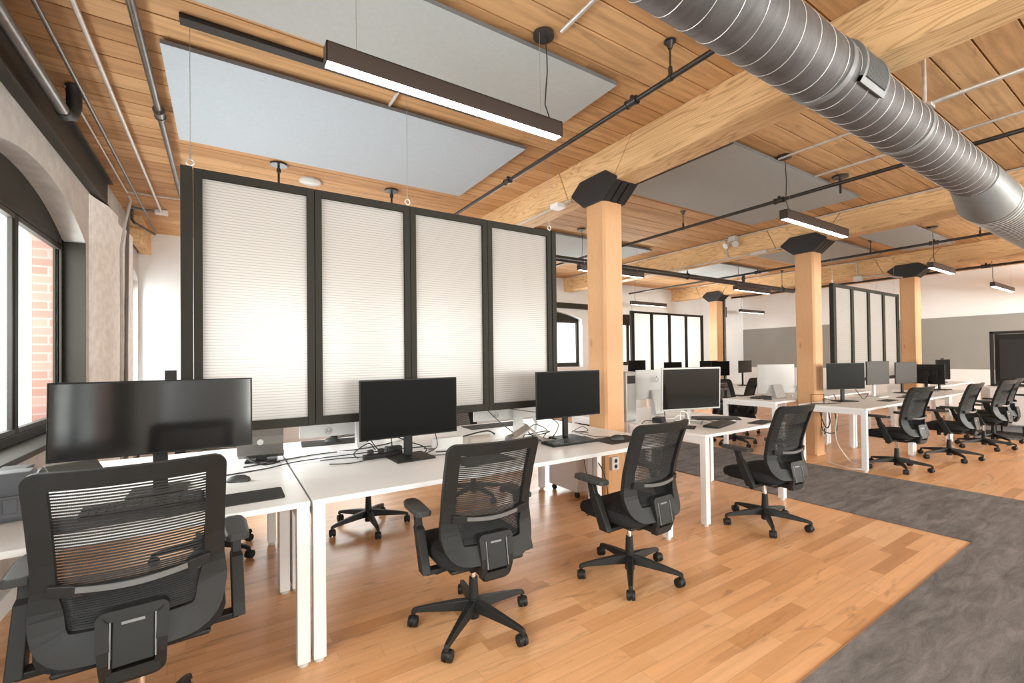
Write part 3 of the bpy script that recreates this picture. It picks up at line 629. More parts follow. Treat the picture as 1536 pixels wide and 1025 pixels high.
# ------------------------------------------------------------------ hanging screens
def partition(x0, y, z0, z1, label, wires, w=2.63, kind='fluted', n=4, depth=0.05, post=0.055):
    r = empty('hanging_screen', (x0, y, 0), 0, label, 'room divider', 'hanging translucent screens')
    fr = 0.042
    MB().box(0, post, -depth/2-0.005, depth/2+0.005, z0-0.01, z1).build('end_post', 'bronze', r, bevel=0.003)
    MB().box(w-0.045, w, -depth/2-0.005, depth/2+0.005, z0-0.01, z1).build('end_post', 'bronze', r, bevel=0.003)
    # panels get equal width
    a = post+0.003; b = w-0.048; pw = (b-a)/n
    for i in range(n):
        u0, u1 = a+i*pw+0.0015, a+(i+1)*pw-0.0015
        f = MB(); f.box(u0, u0+fr, -depth/2, depth/2, z0, z1-0.004); f.box(u1-fr, u1, -depth/2, depth/2, z0, z1-0.004); f.box(u0+fr, u1-fr, -depth/2, depth/2, z1-0.004-fr*1.15, z1-0.004); f.box(u0+fr, u1-fr, -depth/2, depth/2, z0, z0+fr*1.3)
        fo = f.build('panel_frame', 'bronze', r, bevel=0.002)
        MB().box(u0+fr-0.002, u1-fr+0.002, -0.004, 0.004, z0+fr, z1-fr).build('fluted_sheet', 'fluted', fo)
    for lx in wires:
        MB().tube([(lx+0.018*math.cos(t*PI/6), 0, z1+0.03+0.018*math.sin(t*PI/6)) for t in range(12)], 0.004, 6, True).cyl((lx, 0, z1), (lx, 0, z1+0.014), 0.005, n=8).build('eye_bolt', 'galv', r)
        MB().cyl((lx, 0, z1+0.048), (lx, 0, CZ), 0.0016, n=5).cyl((lx, 0, z1+0.048), (lx, 0, z1+0.12), 0.005, 0.0025, 6).build('hanging_wire', 'wire', r)
    return r
partition(-0.2, 3.1, 1.0, 2.505, 'large hanging screen of four fluted panels above the near desks', (0.045, 1.31, 2.58))
partition(7.8, 3.15, 0.97, 2.5, 'hanging screen right of the middle column, seen at a steep angle', (0.04, 1.7, 2.5))
partition(7.72, 7.1, 0.97, 2.45, 'far backlit hanging screen left of the farthest column', (0.04, 2.55))

# ------------------------------------------------------------------ desks
TZ = 0.76
def desk(x0, x1, y0, y1, label, group='white bench desks'):
    r = empty('desk', (x0, y0, 0), 0, label, 'desk', group); w, d = x1-x0, y1-y0; s = 0.055
    MB().box(0, w, 0, d, TZ-0.026, TZ).build('desktop', 'laminate', r, bevel=0.002)
    for lx in (0.002, w-s-0.002):
        MB().box(lx, lx+s, s, d-s, TZ-0.027-0.055, TZ-0.027).build('end_rail', 'white_metal', r, bevel=0.002)
        for ly in (0.004, d-s-0.004):
            lg = MB().box(lx, lx+s, ly, ly+s, 0.018, TZ-0.027).build('leg', 'white_metal', r, bevel=0.003)
            MB().cyl((lx+s/2, ly+s/2, 0), (lx+s/2, ly+s/2, 0.018), 0.022, n=16).build('glide', 'white_plastic', lg)
    MB().box(s, w-s, d*0.42, d*0.42+0.04, TZ-0.066, TZ-0.027).build('long_rail', 'white_metal', r)
    return r
desk(-1.02, 0.335, 2.27, 3.105, 'white desk at bottom left, under the ultrawide monitor')
desk(0.345, 2.91, 2.27, 3.105, 'long white desk in front of the large screen')
desk(-1.02, 0.335, 3.115, 3.97, 'white desk behind the large screen, at the window')
desk(0.345, 2.91, 3.115, 3.97, 'long white desk behind the large screen')
desk(3.33, 4.61, 2.27, 3.105, 'white desk right of the nearest column, with the silver framed monitor')
desk(3.33, 4.61, 3.115, 3.97, 'white desk behind the silver framed monitor')
desk(6.42, 7.98, 2.25, 3.0, 'white desk whose end stands before the middle column')
desk(8.0, 9.58, 2.25, 3.0, 'white desk second in the far row, along the hanging screen')
desk(9.6, 10.9, 2.25, 3.0, 'white desk last in the far row, nearest the third column')
desk(6.42, 7.98, 3.29, 4.08, 'white desk left of the middle column, with the white computer back')
desk(8.0, 9.58, 3.29, 4.08, 'white desk behind the angled hanging screen')
desk(8.2, 10.6, 6.4, 7.1, 'white desk in front of the far backlit screen')
desk(2.3, 4.62, 6.3, 7.0, 'white desk deep in the room, mostly behind the nearest column')
desk(6.42, 7.98, 5.75, 6.5, 'white desk just right of the nearest column, deep in the room')
desk(11.6, 14.2, 2.95, 3.7, 'long white desk under the grey painted wall')
desk(8.2, 10.6, 5.2, 5.95, 'white desk beyond the mesh chairs, left of the middle column')

# ------------------------------------------------------------------ mesh office chair
def back_pt(u, z, off=0.0):
    """point on the curved back surface: u across, z height (chair local, faces +Y)"""
    ks = [(0.36, -0.285), (0.44, -0.268), (0.52, -0.238), (0.58, -0.220), (0.64, -0.214), (0.72, -0.224), (0.86, -0.266), (1.00, -0.318), (1.06, -0.342)]
    y = ks[-1][1]
    for (a, ya), (b, yb) in zip(ks, ks[1:]):
        if z <= b: t = max(0, (z-a)/(b-a)); y = ya+(yb-ya)*t; break
    return Vector((u, y+0.9*u*u+off, z))
def ribbon(mb, path, hw, d0, d1, closed=True):
    """flat bar following a (u,z) path on the back surface"""
    k = len(path); rings = []
    for i, (u, z) in enumerate(path):
        a = path[(i-1) % k] if (closed or i > 0) else path[i]; b = path[(i+1) % k] if (closed or i < k-1) else path[i]
        du, dz = b[0]-a[0], b[1]-a[1]; l = math.hypot(du, dz) or 1; nu, nz = -dz/l, du/l
        h = hw[i] if isinstance(hw, list) else hw
        rings.append([back_pt(u+nu*h, z+nz*h, d0), back_pt(u-nu*h, z-nz*h, d0), back_pt(u-nu*h, z-nz*h, d1), back_pt(u+nu*h, z+nz*h, d1)])
    mb.sections(rings, closed=closed)
def rpoly(pts, rad, n=5):
    out = []; k = len(pts)
    for i in range(k):
        p = Vector(pts[i]); a = Vector(pts[i-1]); b = Vector(pts[(i+1) % k]); r = rad[i]
        da = (a-p).normalized(); db = (b-p).normalized()
        s, e = p+da*r, p+db*r
        for j in range(n+1):
            t = j/n; q = s*(1-t)**2+p*2*t*(1-t)+e*t*t; out.append((q.x, q.y))
    # densify long edges
    res = []
    for i in range(len(out)):
        a, b = out[i], out[(i+1) % len(out)]; dd = math.hypot(b[0]-a[0], b[1]-a[1]); m = max(1, int(dd/0.04))
        for j in range(m): res.append((a[0]+(b[0]-a[0])*j/m, a[1]+(b[1]-a[1])*j/m))
    return res
def make_chair(label, loc, rz, base_rz=0.0, lift=0.0, group='black mesh office chairs', name='office_chair'):
    r = empty(name, loc, rz, label, 'office chair', group)
    # five star base (turns independently of the seat)
    hub = MB().cyl((0, 0, 0.045), (0, 0, 0.15), 0.030, 0.030, 20).cyl((0, 0, 0.15), (0, 0, 0.255), 0.027, 0.022, 20).build('base_hub', 'black_plastic', r, smooth=True)
    for i in range(5):
        a = base_rz+i*2*PI/5; c, s = math.cos(a), math.sin(a)
        def Q(x, y, z): return (x*c-y*s, x*s+y*c, z)
        rings = []
        for x, hw, z0, z1 in ((0.015, 0.026, 0.085, 0.142), (0.10, 0.024, 0.085, 0.132), (0.20, 0.019, 0.080, 0.116), (0.295, 0.015, 0.074, 0.098), (0.322, 0.013, 0.066, 0.090), (0.33, 0.012, 0.06, 0.08)):
            rings.append([Q(x, -hw, z0), Q(x, hw, z0), Q(x, hw*0.7, z1), Q(x, -hw*0.7, z1)])
        lg = MB().sections(rings).build('base_leg', 'black_plastic', r, bevel=0.003)
        ca = a+1.1+i*1.7; cc, cs = math.cos(ca), math.sin(ca); px, py = 0.318*c, 0.318*s
        w = MB(); w.cyl((px, py, 0.05), (px, py, 0.085), 0.009, n=10)
        ox, oy = px-cs*0.012, py+cc*0.012
        for e in (-1, 1):
            w.cyl((ox+cc*e*0.007, oy+cs*e*0.007, 0.030), (ox+cc*e*0.023, oy+cs*e*0.023, 0.030), 0.030, 0.027, 20)
            w.cyl((ox+cc*e*0.023, oy+cs*e*0.023, 0.030), (ox+cc*e*0.025, oy+cs*e*0.025, 0.030), 0.020, 0.018, 16)
        w.cyl((ox-cc*0.01, oy-cs*0.01, 0.034), (ox+cc*0.01, oy+cs*0.01, 0.034), 0.026, n=16)
        w.build('caster', 'black_plastic', lg, smooth=True)
    z = lift
    MB().cyl((0, 0, 0.25), (0, 0, 0.36+z), 0.0145, n=16).build('gas_lift', 'chrome', r, smooth=True)
    up = Vector((0, 0, z))
    m = MB(); m.box(-0.075, 0.075, -0.14, 0.10, 0.345, 0.40); m.box(-0.20, 0.20, -0.03, 0.03, 0.372, 0.396); m.cyl((0.07, 0.05, 0.37), (0.21, 0.06, 0.365), 0.008, n=8); m.cyl((0.19, 0.06, 0.366), (0.25, 0.06, 0.362), 0.014, n=10); m.cyl((-0.06, 0.0, 0.36), (-0.17, -0.02, 0.35), 0.008, n=8); m.cyl((-0.17, -0.02, 0.35), (-0.22, -0.025, 0.345), 0.018, n=12); m.cyl((0, 0.10, 0.36), (0, 0.10, 0.30), 0.024, 0.018, 14)
    m.build('tilt_mechanism', 'black_plastic', r, bevel=0.006, loc=up)
    # seat cushion: rounded slab with waterfall front
    n = 28; rings = []
    for fz, fs in ((0.395, 0.90), (0.405, 0.97), (0.43, 1.0), (0.455, 0.995), (0.470, 0.95), (0.478, 0.80), (0.480, 0.45)):
        rg = []
        for i in range(n):
            a = 2*PI*i/n; cx, sy = math.cos(a), math.sin(a); e = 0.42
            x = 0.25*math.copysign(abs(cx)**e, cx)*fs; y = 0.245*math.copysign(abs(sy)**e, sy)*fs+0.015
            zz = fz-(0.028*max(0, (y-0.12)/0.14)**2)+0.012*(x/0.25)**2
            rg.append((x, y, zz))
        rings.append(rg)
    MB().sections(rings).build('seat', 'fabric', r, smooth=True, loc=up)
    MB().box(-0.20, 0.20, -0.19, 0.20, 0.382, 0.402).build('seat_pan', 'black_plastic', r, bevel=0.01, loc=up)
    # back frame
    outer = rpoly([(-0.215, 0.992), (0.215, 0.992), (0.210, 0.60), (0.190, 0.482), (-0.190, 0.482), (-0.210, 0.60)], [0.014, 0.014, 0.05, 0.055, 0.055, 0.05])
    hws = []
    for (u, zz) in outer:
        h = 0.029
        if zz > 0.985: h = 0.028
        elif zz < 0.66: h = 0.029+min(1, (0.66-zz)/0.08)*0.014
        hws.append(h)
    m = MB(); ribbon(m, outer, hws, -0.016, 0.012); m.build('back_frame', 'black_plastic', r, bevel=0.003, loc=up)
    # lumbar crossbar
    bar = [(-0.20+0.40*i/16, 0.655-0.012*math.cos((i/16-0.5)*PI)) for i in range(17)]
    m = MB(); ribbon(m, bar, [0.013 if 2 < i < 14 else 0.018 for i in range(17)], -0.036, -0.016, closed=False)
    m.build('lumbar_bar', 'black_plastic', r, bevel=0.003, loc=up)
    bar2 = [(-0.135+0.27*i/12, 0.654-0.010*math.cos((i/12-0.5)*PI)) for i in range(13)]
    m = MB(); ribbon(m, bar2, 0.009, -0.040, -0.035, closed=False); m.build('lumbar_inlay', 'satin_trim', r, loc=up)
    # mesh: fine horizontal bands, closer together low down
    m = MB(); zz = 0.505
    while zz < 0.972:
        pitch = 0.0098 if zz > 0.67 else 0.0068
        hw = 0.205 if zz > 0.6 else 0.145+0.06*(zz-0.505)/0.095
        th = 0.0058; A = []; B = []
        for i in range(9):
            u = -hw+2*hw*i/8; A.append(m.b.verts.new(back_pt(u, zz, 0.004))); B.append(m.b.verts.new(back_pt(u, zz+th, 0.004)))
        for i in range(8): m.b.faces.new((A[i], A[i+1], B[i+1], B[i]))
        zz += pitch
    for i in range(101):      # upright warp threads, edge on to the eye
        u = -0.204+0.408*i/100; zs = [0.515 if abs(u) < 0.15 else 0.60, 0.64, 0.72, 0.80, 0.88, 0.968]
        A = [m.b.verts.new(back_pt(u, q, 0.0045)) for q in zs]; B = [m.b.verts.new(back_pt(u, q, 0.0070)) for q in zs]
        for j in range(5): m.b.faces.new((A[j], A[j+1], B[j+1], B[j]))
    o = m.build('mesh_back', 'mesh', r, loc=up)
    # spine bracket
    m = MB(); loop = rpoly([(-0.074, 0.560), (0.074, 0.560), (0.064, 0.362), (-0.064, 0.362)], [0.010, 0.010, 0.022, 0.022])
    k = len(loop); rings = []
    for i, (u, q) in enumerate(loop):
        a = loop[i-1]; b2 = loop[(i+1) % k]; du, dz = b2[0]-a[0], b2[1]-a[1]; l = math.hypot(du, dz); nu, nz = -dz/l, du/l; h = 0.015; y0 = -0.308+0.10*max(0, 0.44-q)/0.1
        yy = lambda zq: -0.268-0.17*(0.56-zq) if zq > 0.44 else -0.288+0.35*(0.44-zq)
        rings.append([(u+nu*h, yy(q+nz*h), q+nz*h), (u-nu*h, yy(q-nz*h), q-nz*h), (u-nu*h, yy(q-nz*h)+0.03, q-nz*h), (u+nu*h, yy(q+nz*h)+0.03, q+nz*h)])
    m.sections(rings, closed=True); m.box(-0.065, 0.065, -0.27, -0.10, 0.362, 0.395)
    m.build('spine_bracket', 'black_plastic', r, bevel=0.004, loc=up)
    m = MB(); m.prism([(-0.290, 0.415), (-0.276, 0.415), (-0.250, 0.552), (-0.264, 0.552)], 0, -0.050, 0.050); m.build('spine_plate', 'black_plastic', r, bevel=0.004, loc=up)
    MB().prism([(-0.2685, 0.530), (-0.262, 0.530), (-0.262, 0.538), (-0.267, 0.538)], 0, -0.028, 0.028).build('name_plate', 'satin_trim', r, loc=up)
    for s2 in (-1, 1): MB().prism([(-0.292, 0.42), (-0.282, 0.42), (-0.258, 0.552), (-0.268, 0.552)], 0, s2*0.054-0.002, s2*0.054+0.002).build('bracket_trim', 'satin_trim', r, loc=up)
    # armrests
    for s2 in (-1, 1):
        x = s2*0.29
        m = MB(); rings = []
        for q, wd2 in ((-0.10, 0.026), (-0.085, 0.038), (0.0, 0.042), (0.09, 0.044), (0.135, 0.036), (0.15, 0.020)):
            rings.append([(x-wd2, q+0.02, 0.645), (x+wd2, q+0.02, 0.645), (x+wd2, q+0.02, 0.664), (x+wd2*0.8, q+0.02, 0.672), (x-wd2*0.8, q+0.02, 0.672), (x-wd2, q+0.02, 0.664)])
        m.sections(rings); arm = m.build('armrest', 'grey_plastic', r, bevel=0.003, loc=up)
        m = MB(); rings = []
        for q, zz, a2, b2 in ((0.045, 0.646, 0.016, 0.022), (0.02, 0.58, 0.016, 0.022), (0.012, 0.565, 0.021, 0.030), (-0.055, 0.42, 0.021, 0.034), (-0.075, 0.375, 0.021, 0.034)):
            rings.append([(x-a2, q-b2, zz), (x+a2, q-b2, zz), (x+a2, q+b2, zz), (x-a2, q+b2, zz)])
        m.sections(rings); m.box(min(x, 0.15*s2), max(x, 0.15*s2), -0.10, -0.045, 0.368, 0.39)
        m.build('arm_post', 'black_plastic', r, bevel=0.004, loc=up)
    register(r)
    return r
D = math.radians
ch = make_chair('large mesh office chair at bottom left, seen from behind, before the ultrawide monitor', (-0.250, 2.07, 0), D(3), D(65), 0.085)
c0 = make_chair('mesh office chair second from the left, its star base fully in view', (1.11, 2.14, 0), D(-3), D(-72+6))
dup(c0, (2.20, 2.06, 0), D(2), 'mesh office chair beside the nearest timber column, before the small keyboard')
dup(c0, (3.80, 2.05, 0), D(-4), 'mesh office chair standing at the carpet edge, before the silver framed monitor')
dup(c0, (6.94, 2.13, 0), D(-10), 'mesh office chair at the near end of the far desk row')
dup(c0, (8.18, 1.95, 0), D(-2), 'mesh office chair second in the far desk row, turned to the left')
dup(c0, (9.50, 1.88, 0), D(-6), 'mesh office chair third in the far desk row, nearest the white cabinet')
dup(c0, (10.24, 1.92, 0), D(0), 'farthest mesh office chair of the far desk row, half hidden by its neighbour')
dup(c0, (1.03, 3.90, 0), D(190), 'mesh office chair behind the large screen whose wheels show under the long desk')
dup(c0, (-0.1, 3.95, 0), D(170), 'mesh office chair behind the ultrawide monitor, glimpsed through the nearest chair')
dup(c0, (2.15, 4.12, 0), D(200), 'mesh office chair glimpsed through the second chair, behind the large screen')
dup(c0, (6.86, 4.17, 0), D(170), 'dark mesh office chair at the left desk of the middle column, facing the camera side')
dup(c0, (7.9, 4.70, 0), D(12), 'small looking mesh office chair behind, right of the farthest column')
dup(c0, (4.1, 4.35, 0), D(165), 'mesh office chair behind the silver computer with the round logo')

# ------------------------------------------------------------------ monitors
def monitor(loc, rz, w, h, zb, label, front='screen', shell='black_plastic', bez=0.008, base=(0.24, 0.20), base_kind='rect', tilt=0.0, depth=0.035, stand=True, group='computer monitors', white=None, stand_mat=None, chin=0.0, name='computer_monitor', cat='monitor', neck_w=0.045):
    """stands on TZ, faces -Y locally; zb = height of panel bottom above the desk"""
    r = empty(name, (loc[0], loc[1], TZ if len(loc) < 3 else loc[2]), rz, label, cat, group)
    T = Matrix.Translation((0, 0, zb+h/2)) @ Matrix.Rotation(tilt, 4, 'X')
    m = MB(); m.cbox((0, 0, 0), (w, 0.014, h), T)
    if stand: m.cbox((0, 0.018, -0.01), (w*0.62, 0.024, h*0.62), T)
    m.build('housing', shell, r, bevel=0.003)
    m = MB(); m.cbox((0, -0.0085, chin/2), (w-2*bez, 0.003, h-2*bez-chin), T); m.build('screen', front, r)
    if stand:
        sm = stand_mat or shell
        yb = 0.055
        m = MB(); m.box(-neck_w/2, neck_w/2, yb-0.012, yb+0.012, 0.012, zb+h*0.45); m.cbox((0, 0.035, zb+h/2), (0.09, 0.05, 0.09))
        m.build('stand_neck', sm, r, bevel=0.003)
        m = MB()
        if base_kind == 'round': m.cyl((0, 0.02, 0), (0, 0.02, 0.012), 0.11, 0.105, 32)
        else: m.box(-base[0]/2, base[0]/2, -base[1]/2+0.02, base[1]/2+0.02, 0, 0.012)
        m.build('stand_base', sm, r, bevel=0.003)
    return r
monitor((-0.275, 2.86), D(-1.5), 0.81, 0.365, 0.195, 'ultrawide monitor with its dark screen, at far left', front='screen_gloss', tilt=D(-3), neck_w=0.06)
monitor((1.035, 2.86), D(2), 0.67, 0.378, 0.145, 'widescreen black monitor in the middle of the long near desk', base=(0.26, 0.24), neck_w=0.055)
monitor((2.33, 2.80), D(0), 0.655, 0.368, 0.175, 'black monitor just left of the nearest timber column', neck_w=0.045)
# silver framed monitor right of the column
r = monitor((3.86, 2.78), D(-14), 0.70, 0.415, 0.125, 'large monitor with a bright silver frame, right of the nearest column', front='screen_gloss', shell='silver', bez=0.016, tilt=D(2), stand_mat='silver')
monitor((7.22, 2.76), D(-23), 0.60, 0.36, 0.17, 'black monitor on a stand at the near end of the far desk row', neck_w=0.05)
monitor((8.31, 2.76), D(-10), 0.56, 0.35, 0.19, 'grey faced monitor second in the far row', front='screen_grey', stand_mat='white_plastic')
monitor((9.45, 2.76), D(-12), 0.56, 0.35, 0.16, 'grey faced monitor third in the far row, before the third column', front='screen_grey')
monitor((10.75, 2.62), D(-6), 0.52, 0.36, 0.18, 'dark tilted monitor at the end of the far row, against the grey wall')
monitor((10.3, 2.70), D(70), 0.50, 0.34, 0.12, 'black monitor seen edge on beside the dark tilted one')
monitor((9.5, 5.5), D(10), 0.72, 0.26, 0.28, 'grey monitor in the distance right of the farthest column', front='screen_grey')
monitor((8.6, 5.5), D(-10), 0.5, 0.30, 0.24, 'small black monitor beside the farthest column')
monitor((8.65, 6.7), D(0), 0.62, 0.32, 0.20, 'black monitor before the backlit screen, second from its left')
monitor((10.0, 6.7), D(0), 0.70, 0.32, 0.21, 'black monitor before the backlit screen, at its right')
monitor((6.85, 6.15), D(10), 0.62, 0.34, 0.24, 'black monitor just right of the nearest column, near the backlit screen')
monitor((4.35, 6.6), D(0), 0.5, 0.34, 0.2, 'black monitor left of the nearest column, below the far window')
monitor((3.6, 6.6), D(0), 0.5, 0.34, 0.2, 'black monitor at the right edge of the large screen, far back')
monitor((13.5, 3.3), D(10), 0.62, 0.34, 0.2, 'black monitor on the long desk under the grey wall')
# computers seen from behind (white all-in-one backs)
def allinone(loc, rz, w, h, zb, label, mat, logo, fw=0.085):
    r = monitor(loc, rz, w, h, zb, label, shell=mat, depth=0.03, stand=False, group='all-in-one computers seen from behind', name='all_in_one_computer', cat='computer')
    m = MB(); m.prism([(0.01, 0.0), (0.13, 0.0), (0.13, 0.008), (0.10, 0.012), (0.03, zb+h*0.30), (0.008, zb+h*0.30)], 0, -fw, fw); m.build('stand_foot', mat, r, bevel=0.003)
    m = MB()
    if logo == 'ring': m.tube([(0.024*math.cos(t*PI/8), 0.031, zb+h*0.66+0.024*math.sin(t*PI/8)) for t in range(16)], 0.003, 6, True); m.tube([(0.0, 0.031, zb+h*0.66+0.028), (-0.006, 0.031, zb+h*0.66+0.045)], 0.004, 6)
    elif logo == 'letters':
        lx = 0.22
        # the two slanted letters of the round mark: h and p
        zc = zb+h*0.12
        m.tube([(lx+0.024*math.cos(t*PI/10), 0.0305, zc+0.024*math.sin(t*PI/10)) for t in range(20)], 0.0014, 5, True)
        m.tube([(lx+0.016, 0.031, zc-0.012), (lx+0.008, 0.031, zc+0.016)], 0.002, 5); m.tube([(lx+0.011, 0.031, zc+0.006), (lx+0.004, 0.031, zc+0.006), (lx+0.007, 0.031, zc-0.011)], 0.002, 5)
        m.tube([(lx+-0.002, 0.031, zc-0.018), (lx+-0.010, 0.031, zc+0.010)], 0.002, 5); m.tube([(lx+-0.010, 0.031, zc+0.009), (lx+-0.018, 0.031, zc+0.007), (lx+-0.015, 0.031, zc-0.007), (lx+-0.007, 0.031, zc-0.008)], 0.002, 5)
    if logo: m.build('logo', 'satin_trim', r)
    else: m.b.free()
    return r
allinone((0.86, 3.50), D(178), 0.82, 0.36, 0.095, 'white all-in-one computer back under the second panel of the large screen', 'white_plastic', 'letters', 0.035)
allinone((2.27, 3.50), D(178), 0.86, 0.36, 0.095, 'white all-in-one computer back under the last panel of the large screen', 'white_plastic', 'letters', 0.035)
allinone((7.08, 3.62), D(160), 0.66, 0.44, 0.07, 'large white computer back left of the middle column', 'silver', None)
allinone((4.13, 3.45), D(166), 0.50, 0.33, 0.17, 'pale computer back with a round logo, behind the silver framed monitor', 'silver', 'ring', 0.06)

# ------------------------------------------------------------------ things on the desks
def keyboard(x, y, rz, label, w=0.44, d=0.15, mat='black_plastic', z=TZ):
    r = empty('keyboard', (x, y, z), rz, label, 'keyboard', 'keyboards')
    MB().prism([(-d/2, 0), (d/2, 0), (d/2, 0.02), (-d/2, 0.010)], 0, -w/2, w/2).build('tray', mat, r, bevel=0.003)
    m = MB()
    for i in range(5):
        n = 15; yy = -d/2+0.02+i*(d-0.03)/4.6; zt = 0.012+0.010*(yy+d/2)/d
        for j in range(n):
            if i == 0 and 3 < j < 9:
                if j == 4: x0 = -w/2+0.012+j*(w-0.02)/n; m.box(x0, x0+5*(w-0.02)/n-0.004, yy-0.008, yy+0.008, zt-0.003, zt+0.006)
                continue
            x0 = -w/2+0.012+j*(w-0.02)/n; m.box(x0, x0+(w-0.02)/n-0.004, yy-0.009, yy+0.009, zt-0.003, zt+0.006)
    m.build('keys', 'grey_plastic' if mat == 'black_plastic' else 'white_plastic', r)
    return r
keyboard(-0.30, 2.62, D(2), 'black keyboard before the ultrawide monitor, seen through the nearest chair', 0.44)
keyboard(2.215, 2.66, D(-2), 'black keyboard before the monitor left of the nearest column', 0.42, 0.16)
keyboard(3.92, 2.52, D(14), 'grey keyboard before the silver framed monitor', 0.48, 0.14)
keyboard(4.25, 2.78, D(-38), 'second dark keyboard lying askew beside the silver framed monitor', 0.46, 0.14)
keyboard(6.9, 3.75, D(5), 'dark keyboard before the large white computer back', 0.44, 0.14)
def mouse(x, y, rz, label, z=TZ, mat='grey_plastic', s=1.0):
    m = MB(); rings = []
    for q, wd2, h in ((-0.058, 0.010, 0.012), (-0.05, 0.024, 0.024), (-0.025, 0.031, 0.035), (0.01, 0.031, 0.036), (0.04, 0.027, 0.026), (0.056, 0.014, 0.014)):
        rings.append([(wd2*s*math.cos(a*PI/8), q*s, max(0, h*s*math.sin(a*PI/8))) for a in range(9)])
    m.sections(rings); o = m.build('computer_mouse', mat, smooth=True); o.location = (x, y, z); o.rotation_euler = (0, 0, rz)
    return tag(o, label, 'mouse', 'computer mice')
mouse(0.065, 2.86, D(70), 'dark mouse on the bottom left desk, right of the nearest chair')
mouse(2.60, 2.55, D(60), 'dark mouse on a pad between the keyboard and the third chair', TZ+0.004)
mouse(0.72, 3.80, D(60), 'dark mouse on the mat behind the large screen', TZ+0.004)
mouse(6.7, 3.55, D(20), 'dark mouse at the desk corner left of the middle column')
mouse(1.92, 3.02, D(0), 'silver upright mouse beside the folded box, above the second chair', TZ, 'satin_trim', 1.3)
def mat_pad(x0, x1, y0, y1, rz, label, rad=0.02):
    w, d = (x1-x0)/2, (y1-y0)/2; m = MB(); m.prism(rpoly([(-w, -d), (w, -d), (w, d), (-w, d)], [rad]*4), 2, 0, 0.004)
    o = m.build('desk_mat', 'pad'); o.location = ((x0+x1)/2, (y0+y1)/2, TZ); o.rotation_euler = (0, 0, rz)
    return tag(o, label, 'desk mat', 'black mats on the desks')
mat_pad(-0.62, 0.245, 2.39, 2.60, 0, 'long black desk mat at the front edge of the bottom left desk')
mat_pad(2.42, 2.80, 2.42, 2.66, 0, 'black mouse mat at the right end of the long near desk')
mat_pad(1.22, 1.58, 2.42, 2.68, 0, 'black mat on the long desk, seen through the second chair')
mat_pad(3.45, 3.66, 2.54, 2.70, D(30), 'small dark pad at the left end of the desk with the silver framed monitor')
mat_pad(4.22, 4.56, 2.32, 2.46, D(8), 'dark mat at the front right corner of the desk with the silver framed monitor')
mat_pad(0.50, 0.98, 3.66, 3.92, D(-6), 'dark mat behind the large screen under its second panel')
mat_pad(1.9, 2.5, 3.66, 3.9, 0, 'dark mat behind the large screen under its last panel')
mat_pad(7.6, 8.0-0.03, 2.40, 2.55, 0, 'dark mat beside the first chair of the far row')
mat_pad(8.4, 8.9, 2.40, 2.58, 0, 'dark mat beside the second chair of the far row')
mat_pad(8.9, 9.4, 2.45, 2.66, 0, 'second dark mat of the far row, further right')
# curved taupe computer back right of the ultrawide
r = empty('curved_speaker', (0.205, 3.36, TZ), D(172), 'curved taupe device with a round pale logo, right of the ultrawide monitor', 'speaker')
m = MB(); m.prism([(-0.075, 0.05), (-0.06, 0.028), (0.0, 0.022), (0.055, 0.05), (0.085, 0.12), (0.082, 0.17), (0.05, 0.205), (0.0, 0.215), (0.0, 0.205), (0.045, 0.19), (0.068, 0.16), (0.068, 0.12), (0.045, 0.062), (0.0, 0.035)][::-1], 0, -0.13, 0.13); m.build('shell', 'taupe', r, bevel=0.004)
MB().cyl((0.0, 0.0815, 0.135), (0.0, 0.0875, 0.135), 0.018, n=20).build('round_logo', 'white_plastic', r)
MB().box(-0.09, 0.09, -0.07, 0.06, 0, 0.012).box(-0.03, 0.03, -0.02, 0.03, 0.01, 0.04).build('foot', 'black_plastic', r, bevel=0.003)
# folded taupe box lid
r = MB(); r.prism([(-0.12, 0.0), (-0.11, 0.0), (0.0, 0.10), (0.13, 0.02), (0.135, 0.03), (0.0, 0.115)], 0, -0.13, 0.13)
o = r.build('folded_box', 'brown_card', bevel=0.002); o.location = (2.02, 2.93, TZ); o.rotation_euler = (0, 0, D(62)); tag(o, 'taupe box lid standing like a tent beside the second chair top', 'box')
o = MB().box(-0.11, 0.11, -0.02, 0.02, 0, 0.085).build('sheet_box', 'white_plastic', bevel=0.004); o.location = (1.36, 3.0, TZ); o.rotation_euler = (0, 0, D(-4)); tag(o, 'low white box behind the stand of the middle monitor', 'box')
o = MB().cyl((-0.07, 0, 0.035), (0.09, 0, 0.035), 0.035, n=24).build('paper_roll', 'brown_card', smooth=True); o.location = (1.62, 3.02, TZ); o.rotation_euler = (0, 0, D(-8)); tag(o, 'beige cylinder lying right of the middle monitor', 'cylinder')
# power strip with plugs
r = empty('power_strip', (0.90, 3.0, TZ), D(4), 'black power strip with plugs left of the middle monitor stand', 'power strip')
MB().box(-0.14, 0.12, -0.022, 0.022, 0, 0.03).build('strip_body', 'black_plastic', r, bevel=0.004)
for i in range(3): MB().box(-0.11+i*0.07, -0.075+i*0.07, -0.015, 0.018, 0.03, 0.06).build('plug', 'black_plastic', r, bevel=0.004)
o = MB().box(-0.055, 0.055, -0.03, 0.03, 0, 0.055).build('power_adapter', 'cable', bevel=0.006); o.location = (0.98, 3.06, TZ); tag(o, 'black power brick behind the middle monitor stand', 'power adapter')
